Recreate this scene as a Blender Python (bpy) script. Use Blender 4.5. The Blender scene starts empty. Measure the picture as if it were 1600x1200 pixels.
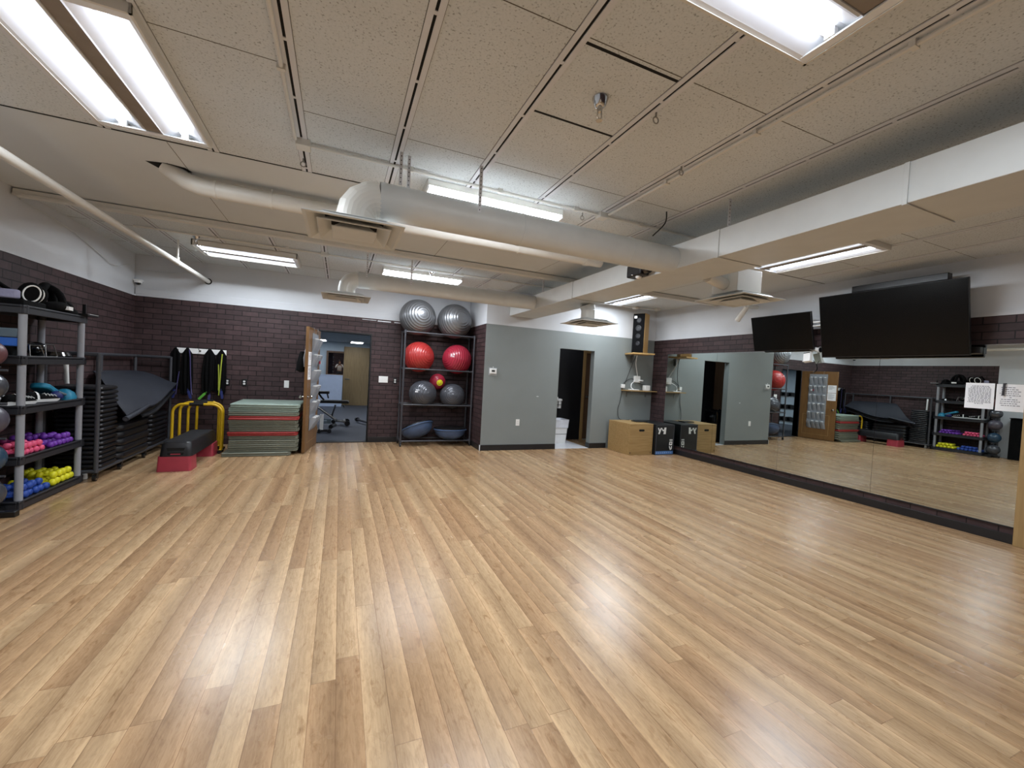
import bpy, math, random
from mathutils import Vector, Matrix
random.seed(7)
S = bpy.context.scene
COL = S.collection
PI = math.pi

# ------------------------------------------------------------------ camera, world, exposure
CAM_H = 1.43
cd = bpy.data.cameras.new('camera'); cam = bpy.data.objects.new('camera', cd); COL.objects.link(cam)
cd.sensor_width = 36.0; cd.sensor_fit = 'HORIZONTAL'; cd.lens = 641.6 / 1600 * 36.0
cd.clip_start = 0.02
_r = Vector((0.92058833, -0.38664847, 0.05495523)); _u = Vector((-0.04099625, 0.04426361, 0.99817836)); _f = _r.cross(_u) * -1
cam.matrix_world = Matrix(((_r.x, _u.x, -_f.x, 0), (_r.y, _u.y, -_f.y, 0), (_r.z, _u.z, -_f.z, CAM_H), (0, 0, 0, 1)))
S.camera = cam
w = bpy.data.worlds.new('world'); S.world = w; w.use_nodes = True
w.node_tree.nodes['Background'].inputs[0].default_value = (0.9, 0.95, 1, 1)
w.node_tree.nodes['Background'].inputs[1].default_value = 0.02
S.view_settings.view_transform = 'Standard'; S.view_settings.look = 'None'
S.view_settings.gamma = 1.0; S.view_settings.exposure = 0.35; S.view_settings.use_curve_mapping = False
TUBE = 7.0           # emission of the tube glass; POWER: watts thrown down by each lit tube
POWER = 18.0
S.cycles.max_bounces = 10; S.cycles.diffuse_bounces = 6; S.cycles.glossy_bounces = 6
S.cycles.sample_clamp_indirect = 6.0

# ------------------------------------------------------------------ materials
def hx(s):
    s = s.lstrip('#'); o = []
    for k in (0, 2, 4):
        c = int(s[k:k+2], 16) / 255
        o.append(c / 12.92 if c <= .04045 else ((c + .055) / 1.055) ** 2.4)
    return (*o, 1)
class NT:
    def __init__(s, name):
        s.m = bpy.data.materials.new(name); s.m.use_nodes = True; s.t = s.m.node_tree
        s.b = s.t.nodes['Principled BSDF']
    def n(s, kind, **k):
        a = s.t.nodes.new(kind)
        for q, v in k.items(): setattr(a, q, v)
        return a
    def l(s, a, b): s.t.links.new(a, b)
    def math(s, op, a, b=None, c=None):
        n = s.n('ShaderNodeMath', operation=op)
        for i, v in enumerate((a, b, c)):
            if v is None: continue
            if isinstance(v, (int, float)): n.inputs[i].default_value = v
            else: s.l(v, n.inputs[i])
        return n.outputs[0]
    def mix(s, fac, a, b, blend='MIX'):
        n = s.n('ShaderNodeMix', data_type='RGBA', blend_type=blend)
        for i, v in ((0, fac), (6, a), (7, b)):
            if isinstance(v, (int, float)): n.inputs[i].default_value = v
            elif isinstance(v, tuple): n.inputs[i].default_value = v
            else: s.l(v, n.inputs[i])
        return n.outputs[2]
    def ramp(s, fac, stops):
        n = s.n('ShaderNodeValToRGB'); e = n.color_ramp.elements
        while len(e) < len(stops): e.new(.5)
        for q, (p, c) in zip(e, stops): q.position = p; q.color = c
        s.l(fac, n.inputs[0]); return n.outputs[0]
def M(name, col, rough=.55, metal=0.0, var=.10, scale=9.0, bump=0.0, bscale=None, spec=.5, coat=0.0):
    t = NT(name); tc = t.n('ShaderNodeTexCoord')
    no = t.n('ShaderNodeTexNoise'); no.inputs['Scale'].default_value = scale; no.inputs['Detail'].default_value = 4
    t.l(tc.outputs['Object'], no.inputs['Vector'])
    c = hx(col)
    lo = tuple(x * (1 - var) for x in c[:3]) + (1,); hi = tuple(min(1, x * (1 + var)) for x in c[:3]) + (1,)
    t.l(t.ramp(no.outputs[0], [(.3, lo), (.7, hi)]), t.b.inputs['Base Color'])
    t.b.inputs['Roughness'].default_value = rough; t.b.inputs['Metallic'].default_value = metal
    t.b.inputs['Specular IOR Level'].default_value = spec; t.b.inputs['Coat Weight'].default_value = coat
    if bump:
        n2 = t.n('ShaderNodeTexNoise'); n2.inputs['Scale'].default_value = bscale or 60; n2.inputs['Detail'].default_value = 5
        t.l(tc.outputs['Object'], n2.inputs['Vector'])
        bp = t.n('ShaderNodeBump'); bp.inputs['Strength'].default_value = bump; bp.inputs['Distance'].default_value = .01
        t.l(n2.outputs[0], bp.inputs['Height']); t.l(bp.outputs[0], t.b.inputs['Normal'])
    return t.m
def EM(name, col, strength):
    t = NT(name); t.b.inputs['Base Color'].default_value = hx(col)
    no = t.n('ShaderNodeTexNoise'); no.inputs['Scale'].default_value = 3
    t.l(t.ramp(no.outputs[0], [(0, hx(col)), (1, hx(col))]), t.b.inputs['Emission Color'])
    t.b.inputs['Emission Strength'].default_value = strength
    return t.m
def brick(name, axis):
    t = NT(name); tc = t.n('ShaderNodeTexCoord'); sp = t.n('ShaderNodeSeparateXYZ'); t.l(tc.outputs['Object'], sp.inputs[0])
    cb = t.n('ShaderNodeCombineXYZ'); t.l(sp.outputs[axis], cb.inputs[0]); t.l(sp.outputs[2], cb.inputs[1])
    br = t.n('ShaderNodeTexBrick'); t.l(cb.outputs[0], br.inputs['Vector'])
    br.inputs['Scale'].default_value = 1; br.inputs['Brick Width'].default_value = .235; br.inputs['Row Height'].default_value = .0825
    br.inputs['Mortar Size'].default_value = .0055; br.inputs['Mortar Smooth'].default_value = .25; br.inputs['Bias'].default_value = -.35
    br.inputs['Color1'].default_value = hx('#3c2e2f'); br.inputs['Color2'].default_value = hx('#4f3d3e'); br.inputs['Mortar'].default_value = hx('#141011')
    no = t.n('ShaderNodeTexNoise'); no.inputs['Scale'].default_value = 14; no.inputs['Detail'].default_value = 6; t.l(tc.outputs['Object'], no.inputs['Vector'])
    n2 = t.n('ShaderNodeTexNoise'); n2.inputs['Scale'].default_value = 1.3; t.l(tc.outputs['Object'], n2.inputs['Vector'])
    c = t.mix(.55, br.outputs['Color'], t.ramp(no.outputs[0], [(.25, (.55, .5, .5, 1)), (.75, (1.25, 1.2, 1.2, 1))]), 'MULTIPLY')
    c = t.mix(.4, c, t.ramp(n2.outputs[0], [(.3, (.78, .73, .75, 1)), (.7, (1.15, 1.09, 1.08, 1))]), 'MULTIPLY')
    t.l(c, t.b.inputs['Base Color']); t.b.inputs['Roughness'].default_value = .6; t.b.inputs['Specular IOR Level'].default_value = .35
    bp = t.n('ShaderNodeBump'); bp.inputs['Strength'].default_value = .6; bp.inputs['Distance'].default_value = .01
    h = t.math('SUBTRACT', t.math('MULTIPLY', no.outputs[0], .35), br.outputs['Fac']); t.l(h, bp.inputs['Height']); t.l(bp.outputs[0], t.b.inputs['Normal'])
    return t.m
def planks():
    t = NT('oak_laminate'); tc = t.n('ShaderNodeTexCoord'); sp = t.n('ShaderNodeSeparateXYZ'); t.l(tc.outputs['Object'], sp.inputs[0])
    x, y = sp.outputs[0], sp.outputs[1]
    u = t.math('DIVIDE', t.math('ADD', x, 20.03), .104); iu = t.math('FLOOR', u); fu = t.math('FRACT', u)
    w1 = t.n('ShaderNodeTexWhiteNoise', noise_dimensions='1D'); t.l(iu, w1.inputs['W'])
    v = t.math('ADD', t.math('DIVIDE', y, 1.25), t.math('MULTIPLY', w1.outputs['Value'], 9.7)); iv = t.math('FLOOR', v); fv = t.math('FRACT', v)
    cb = t.n('ShaderNodeCombineXYZ'); t.l(iu, cb.inputs[0]); t.l(iv, cb.inputs[1])
    wn = t.n('ShaderNodeTexWhiteNoise', noise_dimensions='2D'); t.l(cb.outputs[0], wn.inputs['Vector'])
    rnd = wn.outputs['Value']; sc = t.n('ShaderNodeSeparateColor'); t.l(wn.outputs['Color'], sc.inputs[0])
    base = t.ramp(rnd, [(0, hx('#a18262')), (.35, hx('#aa8b6a')), (.7, hx('#b09371')), (1, hx('#b99d7b'))])
    # annual growth bands: each strip runs from pale sapwood to darker heartwood across its width
    cross = t.math('ABSOLUTE', t.math('SUBTRACT', fu, t.math('GREATER_THAN', sc.outputs[1], .28)))
    def noise(sx, sy, det, off, rough=.55, dist=.15):
        a = t.n('ShaderNodeCombineXYZ'); t.l(t.math('ADD', t.math('MULTIPLY', x, sx), t.math('MULTIPLY', rnd, off)), a.inputs[0]); t.l(t.math('MULTIPLY', y, sy), a.inputs[1]); t.l(t.math('MULTIPLY', rnd, 40), a.inputs[2])
        n = t.n('ShaderNodeTexNoise'); n.inputs['Scale'].default_value = 1; n.inputs['Detail'].default_value = det; n.inputs['Roughness'].default_value = rough
        n.inputs['Distortion'].default_value = dist
        t.l(a.outputs[0], n.inputs['Vector']); return n.outputs[0]
    c = t.mix(.85, base, t.ramp(cross, [(0, (1.26, 1.24, 1.20, 1)), (.3, (1.06, 1.05, 1.02, 1)), (1, (.78, .75, .71, 1))]), 'MULTIPLY')
    c = t.mix(.75, c, t.ramp(noise(16, 1.1, 3, 31), [(.25, (.84, .82, .80, 1)), (.55, (1.02, 1.02, 1.02, 1)), (.8, (1.10, 1.09, 1.07, 1))]), 'MULTIPLY')
    c = t.mix(.6, c, t.ramp(noise(150, 5, 4, 71), [(.3, (.80, .78, .75, 1)), (.6, (1.05, 1.05, 1.05, 1))]), 'MULTIPLY')
    c = t.mix(.8, c, t.ramp(noise(24, 8, 4, 17, .62, 1.0), [(.56, (1, 1, 1, 1)), (.66, (.80, .74, .68, 1)), (.75, (.54, .46, .39, 1))]), 'MULTIPLY')
    c = t.mix(.55, c, t.ramp(noise(70, 14, 5, 53, .7, .5), [(.40, (.76, .72, .68, 1)), (.55, (1.04, 1.04, 1.04, 1))]), 'MULTIPLY')
    seam = t.math('MAXIMUM', t.math('LESS_THAN', fu, .028), t.math('LESS_THAN', fv, .0022))
    c = t.mix(t.math('MULTIPLY', seam, .55), c, hx('#6b4c33'))
    t.l(c, t.b.inputs['Base Color'])
    rr = noise(3, 2, 3, 0); t.l(t.math('ADD', t.math('MULTIPLY', rr, .10), .215), t.b.inputs['Roughness'])
    t.b.inputs['Specular IOR Level'].default_value = .55
    bp = t.n('ShaderNodeBump'); bp.inputs['Strength'].default_value = .12; bp.inputs['Distance'].default_value = .002
    t.l(noise(120, 3.5, 2, 71), bp.inputs['Height']); t.l(bp.outputs[0], t.b.inputs['Normal'])
    return t.m
def acoustic():
    t = NT('acoustic_tile'); tc = t.n('ShaderNodeTexCoord')
    a = t.n('ShaderNodeTexNoise'); a.inputs['Scale'].default_value = 95; a.inputs['Detail'].default_value = 3; t.l(tc.outputs['Object'], a.inputs['Vector'])
    b = t.n('ShaderNodeTexNoise'); b.inputs['Scale'].default_value = 2.2; t.l(tc.outputs['Object'], b.inputs['Vector'])
    c = t.ramp(a.outputs[0], [(.30, hx('#979b9c')), (.40, hx('#cfd5d7')), (.6, hx('#d5dadc'))])
    c = t.mix(.35, c, t.ramp(b.outputs[0], [(.3, (.9, .89, .87, 1)), (.7, (1.04, 1.04, 1.04, 1))]), 'MULTIPLY')
    t.l(c, t.b.inputs['Base Color']); t.b.inputs['Roughness'].default_value = .9
    bp = t.n('ShaderNodeBump'); bp.inputs['Strength'].default_value = .35; bp.inputs['Distance'].default_value = .004
    t.l(a.outputs[0], bp.inputs['Height']); t.l(bp.outputs[0], t.b.inputs['Normal'])
    return t.m
def wood(name, c1, c2, axis=2, rough=.5):
    t = NT(name); tc = t.n('ShaderNodeTexCoord'); mp = t.n('ShaderNodeMapping'); t.l(tc.outputs['Object'], mp.inputs[0])
    sc = [38, 38, 38]; sc[axis] = 2.5; mp.inputs['Scale'].default_value = sc
    n = t.n('ShaderNodeTexNoise'); n.inputs['Scale'].default_value = 1; n.inputs['Detail'].default_value = 5; n.inputs['Distortion'].default_value = .8
    t.l(mp.outputs[0], n.inputs['Vector'])
    t.l(t.ramp(n.outputs[0], [(.3, hx(c1)), (.7, hx(c2))]), t.b.inputs['Base Color']); t.b.inputs['Roughness'].default_value = rough
    return t.m
WHITE = M('white_wall_paint', '#cbced2', .75, var=.03, scale=2.5, bump=.08, bscale=90)
GREYW = M('grey_wall_paint', '#7f8584', .5, var=.03, scale=2, bump=.05, bscale=120)
BRX, BRY = brick('dark_brick_along_x', 0), brick('dark_brick_along_y', 1)
FLOOR = planks(); TILE = acoustic()
DRY = M('cream_drywall', '#cfd4d6', .85, var=.03, scale=1.7, bump=.05, bscale=70)
RAIL = M('white_ceiling_rail', '#d6d8dc', .6, var=.03)
DARK = M('dark_gap', '#0c0b0a', .9)
SEAM = M('tile_seam_shadow_gap', '#5a5349', .9)
DUCT = M('painted_duct', '#cbcecd', .45, var=.04, scale=5)
DUCTW = M('white_painted_duct', '#d8d6cf', .4, var=.04, scale=5)
BASE = M('black_vinyl_base', '#1b1a1c', .4)
TRAY = M('white_enamel_reflector', '#eef2f6', .25, var=.02)
TUBEM = EM('lit_tube', '#eef4ff', TUBE)
CHAN = M('tan_channel_plate', '#8d8378', .5)
LENS = EM('lit_lens', '#f1f6ff', 14.0)
OFFT = M('unlit_tube', '#cfd3d8', .2, var=.03)
METAL = M('brushed_steel', '#9a9a98', .3, 1.0)
CHROME = M('chrome', '#c8c8c8', .12, 1.0, var=.03)
BLK = M('black_plastic', '#101012', .38); BLKM = M('black_matte_fabric', '#060607', .9, bump=.3, spec=.15)
BLKG = M('black_gloss', '#08080a', .12, coat=.4)
RUB = M('black_rubber', '#17171b', .5, bump=.25, bscale=200)
MATTOP = M('slate_mat', '#23262f', .6, bump=.2, bscale=160)
STEPB = M('step_black_plastic', '#1a1a1e', .4, bump=.1, bscale=250)
DGREY = M('dark_grey_tube', '#3c3d42', .4, var=.06)
GPOST = M('grey_plastic_post', '#8d8f95', .45, var=.04)
SHELFP = M('charcoal_shelf_plastic', '#25262b', .5, var=.08)
WPL = M('white_plastic', '#e8e8e6', .35, var=.02)
PAPER = M('white_paper', '#eeeef0', .8, var=.02)
INK = M('grey_ink', '#74747c', .8)
RED = M('red_plastic', '#a23646', .4, var=.06)
REDB = M('red_ball_vinyl', '#9c2d2b', .3, var=.05); REDB2 = M('crimson_ball_vinyl', '#99283a', .26, var=.05)
SILV = M('silver_ball_vinyl', '#7f8184', .33, .65, var=.04)
GBALL = M('gunmetal_ball_vinyl', '#4b4d53', .22, .25, var=.05)
YEL = M('yellow_paint', '#c9a21d', .35, var=.06)
OLIVE = M('olive_mat_vinyl', '#6a6d60', .45, var=.08, scale=6); SAGE = M('sage_mat_vinyl', '#8a9a90', .4, var=.05); MRED = M('red_mat_vinyl', '#96302f', .45, var=.08)
OAK = wood('golden_oak_door', '#6b4a26', '#7d5a31'); PLY = wood('birch_plywood', '#957749', '#ad8f60', 0); PLYD = wood('speaker_pine', '#a5824d', '#c09d66', 2)
BROWN = wood('brown_door_wood', '#5a4330', '#6c5440'); FRAMEW = wood('light_wood_frame', '#96784c', '#a98b5c')
PINK = M('pink_neoprene', '#e0557c', .5); PURP = M('purple_neoprene', '#6a2f9c', .5); YELN = M('yellow_neoprene', '#d6d11c', .5); BLUN = M('blue_neoprene', '#22469a', .5)
MAG = M('magenta_neoprene', '#8e2a6a', .5)
TEAL = M('teal_foam', '#1f7c9c', .55); BLUF = M('blue_foam', '#2d62b8', .6); GRYF = M('grey_blue_foam', '#55646f', .6)
BOSU = M('blue_dome_vinyl', '#475b7b', .4)
LIME = M('lime_band', '#98a435', .45); VIOL = M('violet_band', '#3d3766', .5); NAVY = M('navy_strap', '#1e2a66', .6); GREENC = M('green_clip', '#5fae3c', .5)
SCREEN = M('tv_screen', '#050505', .25, spec=.3)
PKT = M('grey_organizer_cloth', '#8d9197', .55, var=.06, bump=.1)
GYMF = M('blue_grey_rubber_floor', '#3c424c', .6, var=.12, scale=40)
BLUEW = M('pale_blue_wall', '#a3b1ba', .7, var=.03); PBLUE = M('pale_blue_panel', '#bccbe2', .5, var=.03)
TILEF = M('white_floor_tile', '#d6d8dc', .3, var=.06, scale=30)
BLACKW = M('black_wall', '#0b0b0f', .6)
SKIN = M('skin', '#c99a7c', .5); HAIR = M('brown_hair', '#3a281c', .6); SHIRT = M('white_shirt', '#e6e4e0', .8); PANTS = M('dark_trousers', '#3a3a3c', .8)
def mirror_mat():
    t = NT('mirror_silver'); no = t.n('ShaderNodeTexNoise'); no.inputs['Scale'].default_value = 2
    t.l(t.ramp(no.outputs[0], [(0, (.66, .71, .69, 1)), (1, (.68, .73, .71, 1))]), t.b.inputs['Base Color'])
    t.b.inputs['Metallic'].default_value = 1; t.b.inputs['Roughness'].default_value = 0; return t.m
MIRR = mirror_mat()
def dark_glass():
    t = NT('night_window_glass'); no = t.n('ShaderNodeTexNoise'); no.inputs['Scale'].default_value = 2
    t.l(t.ramp(no.outputs[0], [(0, (.004, .004, .006, 1)), (1, (.005, .005, .007, 1))]), t.b.inputs['Base Color'])
    t.b.inputs['Roughness'].default_value = 0; t.b.inputs['IOR'].default_value = 3.0; return t.m
GLASSN = dark_glass()

# ------------------------------------------------------------------ mesh building
class MB:
    def __init__(s): s.v = []; s.f = []; s.m = []
    def add(s, vs, fs, m=0):
        b = len(s.v); s.v += [tuple(p) for p in vs]; s.f += [tuple(b + i for i in q) for q in fs]; s.m += [m] * len(fs); return s
    def bx(s, x0, x1, y0, y1, z0, z1, m=0, X=None):
        v = [Vector((x, y, z)) for z in (z0, z1) for y in (y0, y1) for x in (x0, x1)]
        if X: v = [X @ p for p in v]
        return s.add(v, [(0, 2, 3, 1), (4, 5, 7, 6), (0, 1, 5, 4), (2, 6, 7, 3), (0, 4, 6, 2), (1, 3, 7, 5)], m)
    def tube(s, P, r, n=10, closed=False, m=0, cap=True, flat=None):
        P = [Vector(p) for p in P]; N = len(P); rr = r if isinstance(r, (list, tuple)) else [r] * N
        T = []
        for i in range(N):
            a = P[(i - 1) % N] if (i or closed) else P[i]; b = P[(i + 1) % N] if (i < N - 1 or closed) else P[i]
            T.append((b - a).normalized())
        up = Vector((0, 0, 1)) if abs(T[0].z) < .9 else Vector((1, 0, 0))
        nv = (up - T[0] * up.dot(T[0])).normalized(); vs = []
        for i in range(N):
            if i: nv = T[i - 1].rotation_difference(T[i]) @ nv; nv = (nv - T[i] * nv.dot(T[i])).normalized()
            bv = T[i].cross(nv)
            for k in range(n):
                a = 2 * PI * k / n; ca, sa = math.cos(a), math.sin(a)
                if flat: sa *= flat
                vs.append(P[i] + (nv * ca + bv * sa) * rr[i])
        fs = []
        for i in range(N if closed else N - 1):
            for k in range(n):
                a = i * n + k; b = i * n + (k + 1) % n; c = ((i + 1) % N) * n + (k + 1) % n; d = ((i + 1) % N) * n + k
                fs.append((a, b, c, d))
        if cap and not closed: fs += [tuple(range(n))[::-1], tuple((N - 1) * n + k for k in range(n))]
        return s.add(vs, fs, m)
    def lathe(s, prof, n=24, X=None, m=0):
        X = X or Matrix(); vs = []; fs = []
        for r, z in prof:
            for k in range(n):
                a = 2 * PI * k / n; vs.append(X @ Vector((r * math.cos(a), r * math.sin(a), z)))
        for i in range(len(prof) - 1):
            for k in range(n):
                fs.append((i * n + k, i * n + (k + 1) % n, (i + 1) * n + (k + 1) % n, (i + 1) * n + k))
        if prof[0][0] > 1e-6: fs.append(tuple(range(n))[::-1])
        if prof[-1][0] > 1e-6: fs.append(tuple((len(prof) - 1) * n + k for k in range(n)))
        return s.add(vs, fs, m)
    def ball(s, c, r, n=24, k=14, sc=(1, 1, 1), m=0, ridge=0, X=None):
        pr = []
        for i in range(k + 1):
            a = PI * i / k; q = 1 + (ridge if i % 2 else 0)
            pr.append((max(1e-4, r * math.sin(a) * q), -r * math.cos(a)))
        return s.lathe(pr, n, Matrix.Translation(c) @ (X or Matrix()) @ Matrix.Diagonal((*sc, 1)), m)
    def prism(s, poly, h, X=None, m=0):
        X = X or Matrix(); n = len(poly)
        vs = [X @ Vector((a, b, 0)) for a, b in poly] + [X @ Vector((a, b, h)) for a, b in poly]
        return s.add(vs, [tuple(range(n))[::-1], tuple(range(n, 2 * n))] + [(i, (i + 1) % n, n + (i + 1) % n, n + i) for i in range(n)], m)
    def loft(s, rings, m=0, cap=True):
        n = len(rings[0]); vs = [p for r in rings for p in r]; fs = []
        for i in range(len(rings) - 1):
            for k in range(n): fs.append((i * n + k, i * n + (k + 1) % n, (i + 1) * n + (k + 1) % n, (i + 1) * n + k))
        if cap: fs += [tuple(range(n))[::-1], tuple((len(rings) - 1) * n + k for k in range(n))]
        return s.add(vs, fs, m)
def rrect(w, d, r, n=4):
    o = []
    for cx, cy, a0 in ((w/2-r, d/2-r, 0), (-w/2+r, d/2-r, 90), (-w/2+r, -d/2+r, 180), (w/2-r, -d/2+r, 270)):
        for i in range(n + 1):
            a = math.radians(a0 + 90 * i / n); o.append((cx + r * math.cos(a), cy + r * math.sin(a)))
    return o
def TR(x=0, y=0, z=0, rz=0, rx=0, ry=0):
    return Matrix.Translation((x, y, z)) @ Matrix.Rotation(rz, 4, 'Z') @ Matrix.Rotation(ry, 4, 'Y') @ Matrix.Rotation(rx, 4, 'X')
def wloc(o):
    p = Vector((0, 0, 0))
    while o: p += o.location; o = o.parent
    return p
def obj(name, mb, mats, parent=None, bevel=0, origin=None, angle=40, label=None):
    if not isinstance(mats, (list, tuple)): mats = [mats]
    off = wloc(parent) if parent else Vector((0, 0, 0))
    if origin: off = off + Vector(origin)
    me = bpy.data.meshes.new(name); me.from_pydata([Vector(p) - off for p in mb.v], [], mb.f)
    for q in mats: me.materials.append(q)
    me.polygons.foreach_set('material_index', mb.m); me.update()
    me.polygons.foreach_set('use_smooth', [True] * len(me.polygons)); me.set_sharp_from_angle(angle=math.radians(angle))
    o = bpy.data.objects.new(name, me); COL.objects.link(o)
    if parent: o.parent = parent
    if origin: o.location = origin
    if bevel:
        b = o.modifiers.new('bevel', 'BEVEL'); b.width = bevel; b.segments = 2; b.limit_method = 'ANGLE'; b.angle_limit = math.radians(40)
    if label: o['label'] = label
    return o
def tag(o, label, cat, group=None):
    o['label'] = label; o['category'] = cat
    if group: o['group'] = group
    return o
def thing(name, label, cat, loc, group=None):
    o = bpy.data.objects.new(name, None); o.empty_display_size = .1; COL.objects.link(o); o.location = loc
    return tag(o, label, cat, group)
def solo(name, mb, mats, label, cat, group=None, bevel=0, angle=40):
    xs = [p[0] for p in mb.v]; ys = [p[1] for p in mb.v]; zs = [p[2] for p in mb.v]
    return tag(obj(name, mb, mats, None, bevel, ((min(xs)+max(xs))/2, (min(ys)+max(ys))/2, min(zs)), angle), label, cat, group)
def struct(name, mb, mats, parent=None, bevel=0):
    o = obj(name, mb, mats, parent, bevel)
    if not parent: o['kind'] = 'structure'
    return o
def dup(root, loc, rz=None, label=None):
    r = root.copy(); COL.objects.link(r); r.location = loc
    if rz is not None: r.rotation_euler = (0, 0, rz)
    if label: r['label'] = label
    for ch in list(root.children):
        c = ch.copy(); COL.objects.link(c); c.parent = r
        for g in ch.children:
            d = g.copy(); COL.objects.link(d); d.parent = c
    return r
ORD = ['first', 'second', 'third', 'fourth', 'fifth', 'sixth', 'seventh', 'eighth', 'ninth', 'tenth', 'eleventh', 'twelfth', 'thirteenth', 'fourteenth', 'fifteenth', 'sixteenth', 'seventeenth', 'eighteenth', 'nineteenth', 'twentieth']

# ------------------------------------------------------------------ room shell
L, RX, D1, D2, H, ZB, AX = -2.927, 6.276, 8.085, 7.055, 2.945, 2.312, 2.41
YB = -2.6
m = MB(); m.bx(L - .15, RX + .15, YB - .15, D1 + .0, -.1, 0); struct('floor', m, FLOOR)
# back wall with doorway x -.345 .. .515, z 2.0
DX0, DX1, DZ = -.345, .515, 2.0
m = MB(); T = .14
m.bx(L - .15, DX0, D1, D1 + T, 0, ZB); m.bx(DX1, AX + .14, D1, D1 + T, 0, ZB); m.bx(DX0, DX1, D1, D1 + T, DZ, ZB)
m.bx(L - .15, AX + .14, D1 + .012, D1 + T, ZB, H, 1)
struct('wall_back', m, [BRX, WHITE])
m = MB(); m.bx(L, AX, D1 - .012, D1 + .02, ZB - .004, ZB + .03); m.bx(L, AX, D1 - .004, D1 + .02, ZB + .03, ZB + .12); struct('trim_1', m, WHITE, bevel=.004)
m = MB()
for x0, x1 in ((.62, .86), (.92, 1.12), (.35, .6)): m.bx(x0, x1, D1 - .003, D1 + .001, ZB - .035 - .01 * (x0 > .5), ZB - .025)
struct('trim_2', m, WHITE)
m = MB(); m.bx(L - .15, L, 4.85, D1, 0, ZB); m.bx(L - .15, L - .012, 4.85, D1, ZB, H, 1); m.bx(L - .15, L - .004, YB, 4.85, 0, H, 1); struct('wall_left', m, [BRY, WHITE])
m = MB(); m.bx(L - .004, L + .008, 4.85, D1, ZB - .004, ZB + .02); struct('trim_3', m, WHITE)
m = MB(); m.bx(AX, AX + .14, D2 + .004, D1, 0, ZB); m.bx(AX, AX + .14, D2 + .004, D1, ZB, H, 1); struct('wall_alcove', m, [BRY, WHITE])
GX0, GX1, GZ = 3.955, 4.755, 1.98
m = MB(); G = D2 + .13
m.bx(AX + .002, GX0, D2, G, 0, ZB); m.bx(GX1, RX + .15, D2, G, 0, ZB); m.bx(GX0, GX1, D2, G, GZ, ZB); m.bx(AX + .002, RX + .15, D2, G, ZB, H, 1)
struct('wall_grey', m, [GREYW, WHITE])
m = MB(); m.bx(RX, RX + .15, YB, D2, 0, ZB); m.bx(RX + .012, RX + .15, YB, D2, ZB, H, 1); struct('wall_right', m, [BRY, WHITE])
m = MB(); m.bx(RX - .008, RX + .02, 1.7, D2, ZB - .003, ZB + .035); struct('trim_4', m, WHITE)
m = MB(); m.bx(L, RX, YB - .15, YB, 0, ZB); m.bx(L, RX, YB - .15, YB, ZB, H, 1); struct('wall_rear', m, [BRX, WHITE])
# skirting
m = MB(); m.bx(AX - .0, GX0, D2 - .012, D2, 0, .105); m.bx(AX - .012, AX, D2 - .012, D2 + .02, 0, .105, 1); struct('baseboard_grey', m, [BASE, WHITE], bevel=.003)
m = MB(); m.bx(GX1, 5.15, D2 - .012, D2, 0, .105); m.bx(GX1 - .012, GX1, D2 - .012, G, 0, .105); struct('baseboard_jamb', m, BASE, bevel=.003)
m = MB(); m.bx(DX1 + .005, 1.1, D1 - .012, D1, 0, .1); m.bx(AX - .012, AX, D2 + .02, D1, 0, .1); struct('baseboard_back', m, BASE, bevel=.003)
m = MB(); m.bx(RX - .018, RX, 1.77, D2, 0, .095); struct('baseboard_right', m, BASE, bevel=.003)
m = MB(); m.bx(RX - .014, RX, 1.77, 6.6, .155, .172); struct('trim_5', m, BASE, bevel=.002)
m = MB(); m.bx(RX - .06, RX, 1.6, 1.765, 0, 2.2); struct('trim_6', m, FRAMEW, bevel=.004)
# door frame of back doorway (dark metal)
m = MB(); m.bx(DX0 - .02, DX0, D1 - .012, D1 + T + .01, 0, DZ); m.bx(DX1, DX1 + .02, D1 - .012, D1 + T + .01, 0, DZ); m.bx(DX0 - .02, DX1 + .02, D1 - .012, D1 + T + .01, DZ, DZ + .025)
struct('trim_7', m, BLK, bevel=.003)
m = MB(); m.bx(DX0, DX1, D1 - .0, D1 + T, -.02, .012); struct('trim_8', m, BASE)
# ceiling: tile field, slotted runners, seams, smooth band, far field
m = MB(); m.bx(L - .15, RX + .15, YB - .15, D1 + .15, H, H + .1, 0)
RUN = [-2.76, -2.145, -1.53, -.915, -.3, .315, .93, 1.545, 2.16, 2.775]
def runner(x, y0, y1, slot=True):
    m.bx(x - .035, x - .007, y0, y1, H - .006, H, 1); m.bx(x + .007, x + .035, y0, y1, H - .006, H, 1)
    m.bx(x - .0072, x + .0072, y0, y1, H - .001, H, 2)
    y = y0 + .25
    while y < y1:
        m.bx(x - .0075, x + .0075, y, y + .02, H - .005, H, 1); y += .46
    for q in (-.038, .036): m.bx(x + q, x + q + .002, y0, y1, H - .001, H, 3)
for x in RUN: runner(x, YB, 3.70)
for x in (4.45, 5.13, 5.75): runner(x, YB, 3.68)
for x in RUN: runner(x + .05, 5.62, D1)
for x in (3.9, 4.6): runner(x, 5.7, D2)
def seam(x0, x1, y, wd=.004, k=3): m.bx(x0, x1, y - wd / 2, y + wd / 2, H - .001, H, k)
for i in range(len(RUN) - 1):
    for y in (.4, 1.62, 2.84) if i != 3 else (-.1, 1.2, 2.45): seam(RUN[i] + .036, RUN[i + 1] - .036, y)
for y in (1.65, 2.19): seam(.966, 1.51, y, .016, 2)
for y in (1.0, 2.2, 3.0): seam(4.49, 6.27, y)
for y in (6.35, 7.3): seam(L, AX + .9, y, .006)
m.bx(L, 3.5, 3.70, 3.715, H - .002, H, 2); m.bx(4.0, RX, 3.70, 3.712, H - .002, H, 2)
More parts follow.
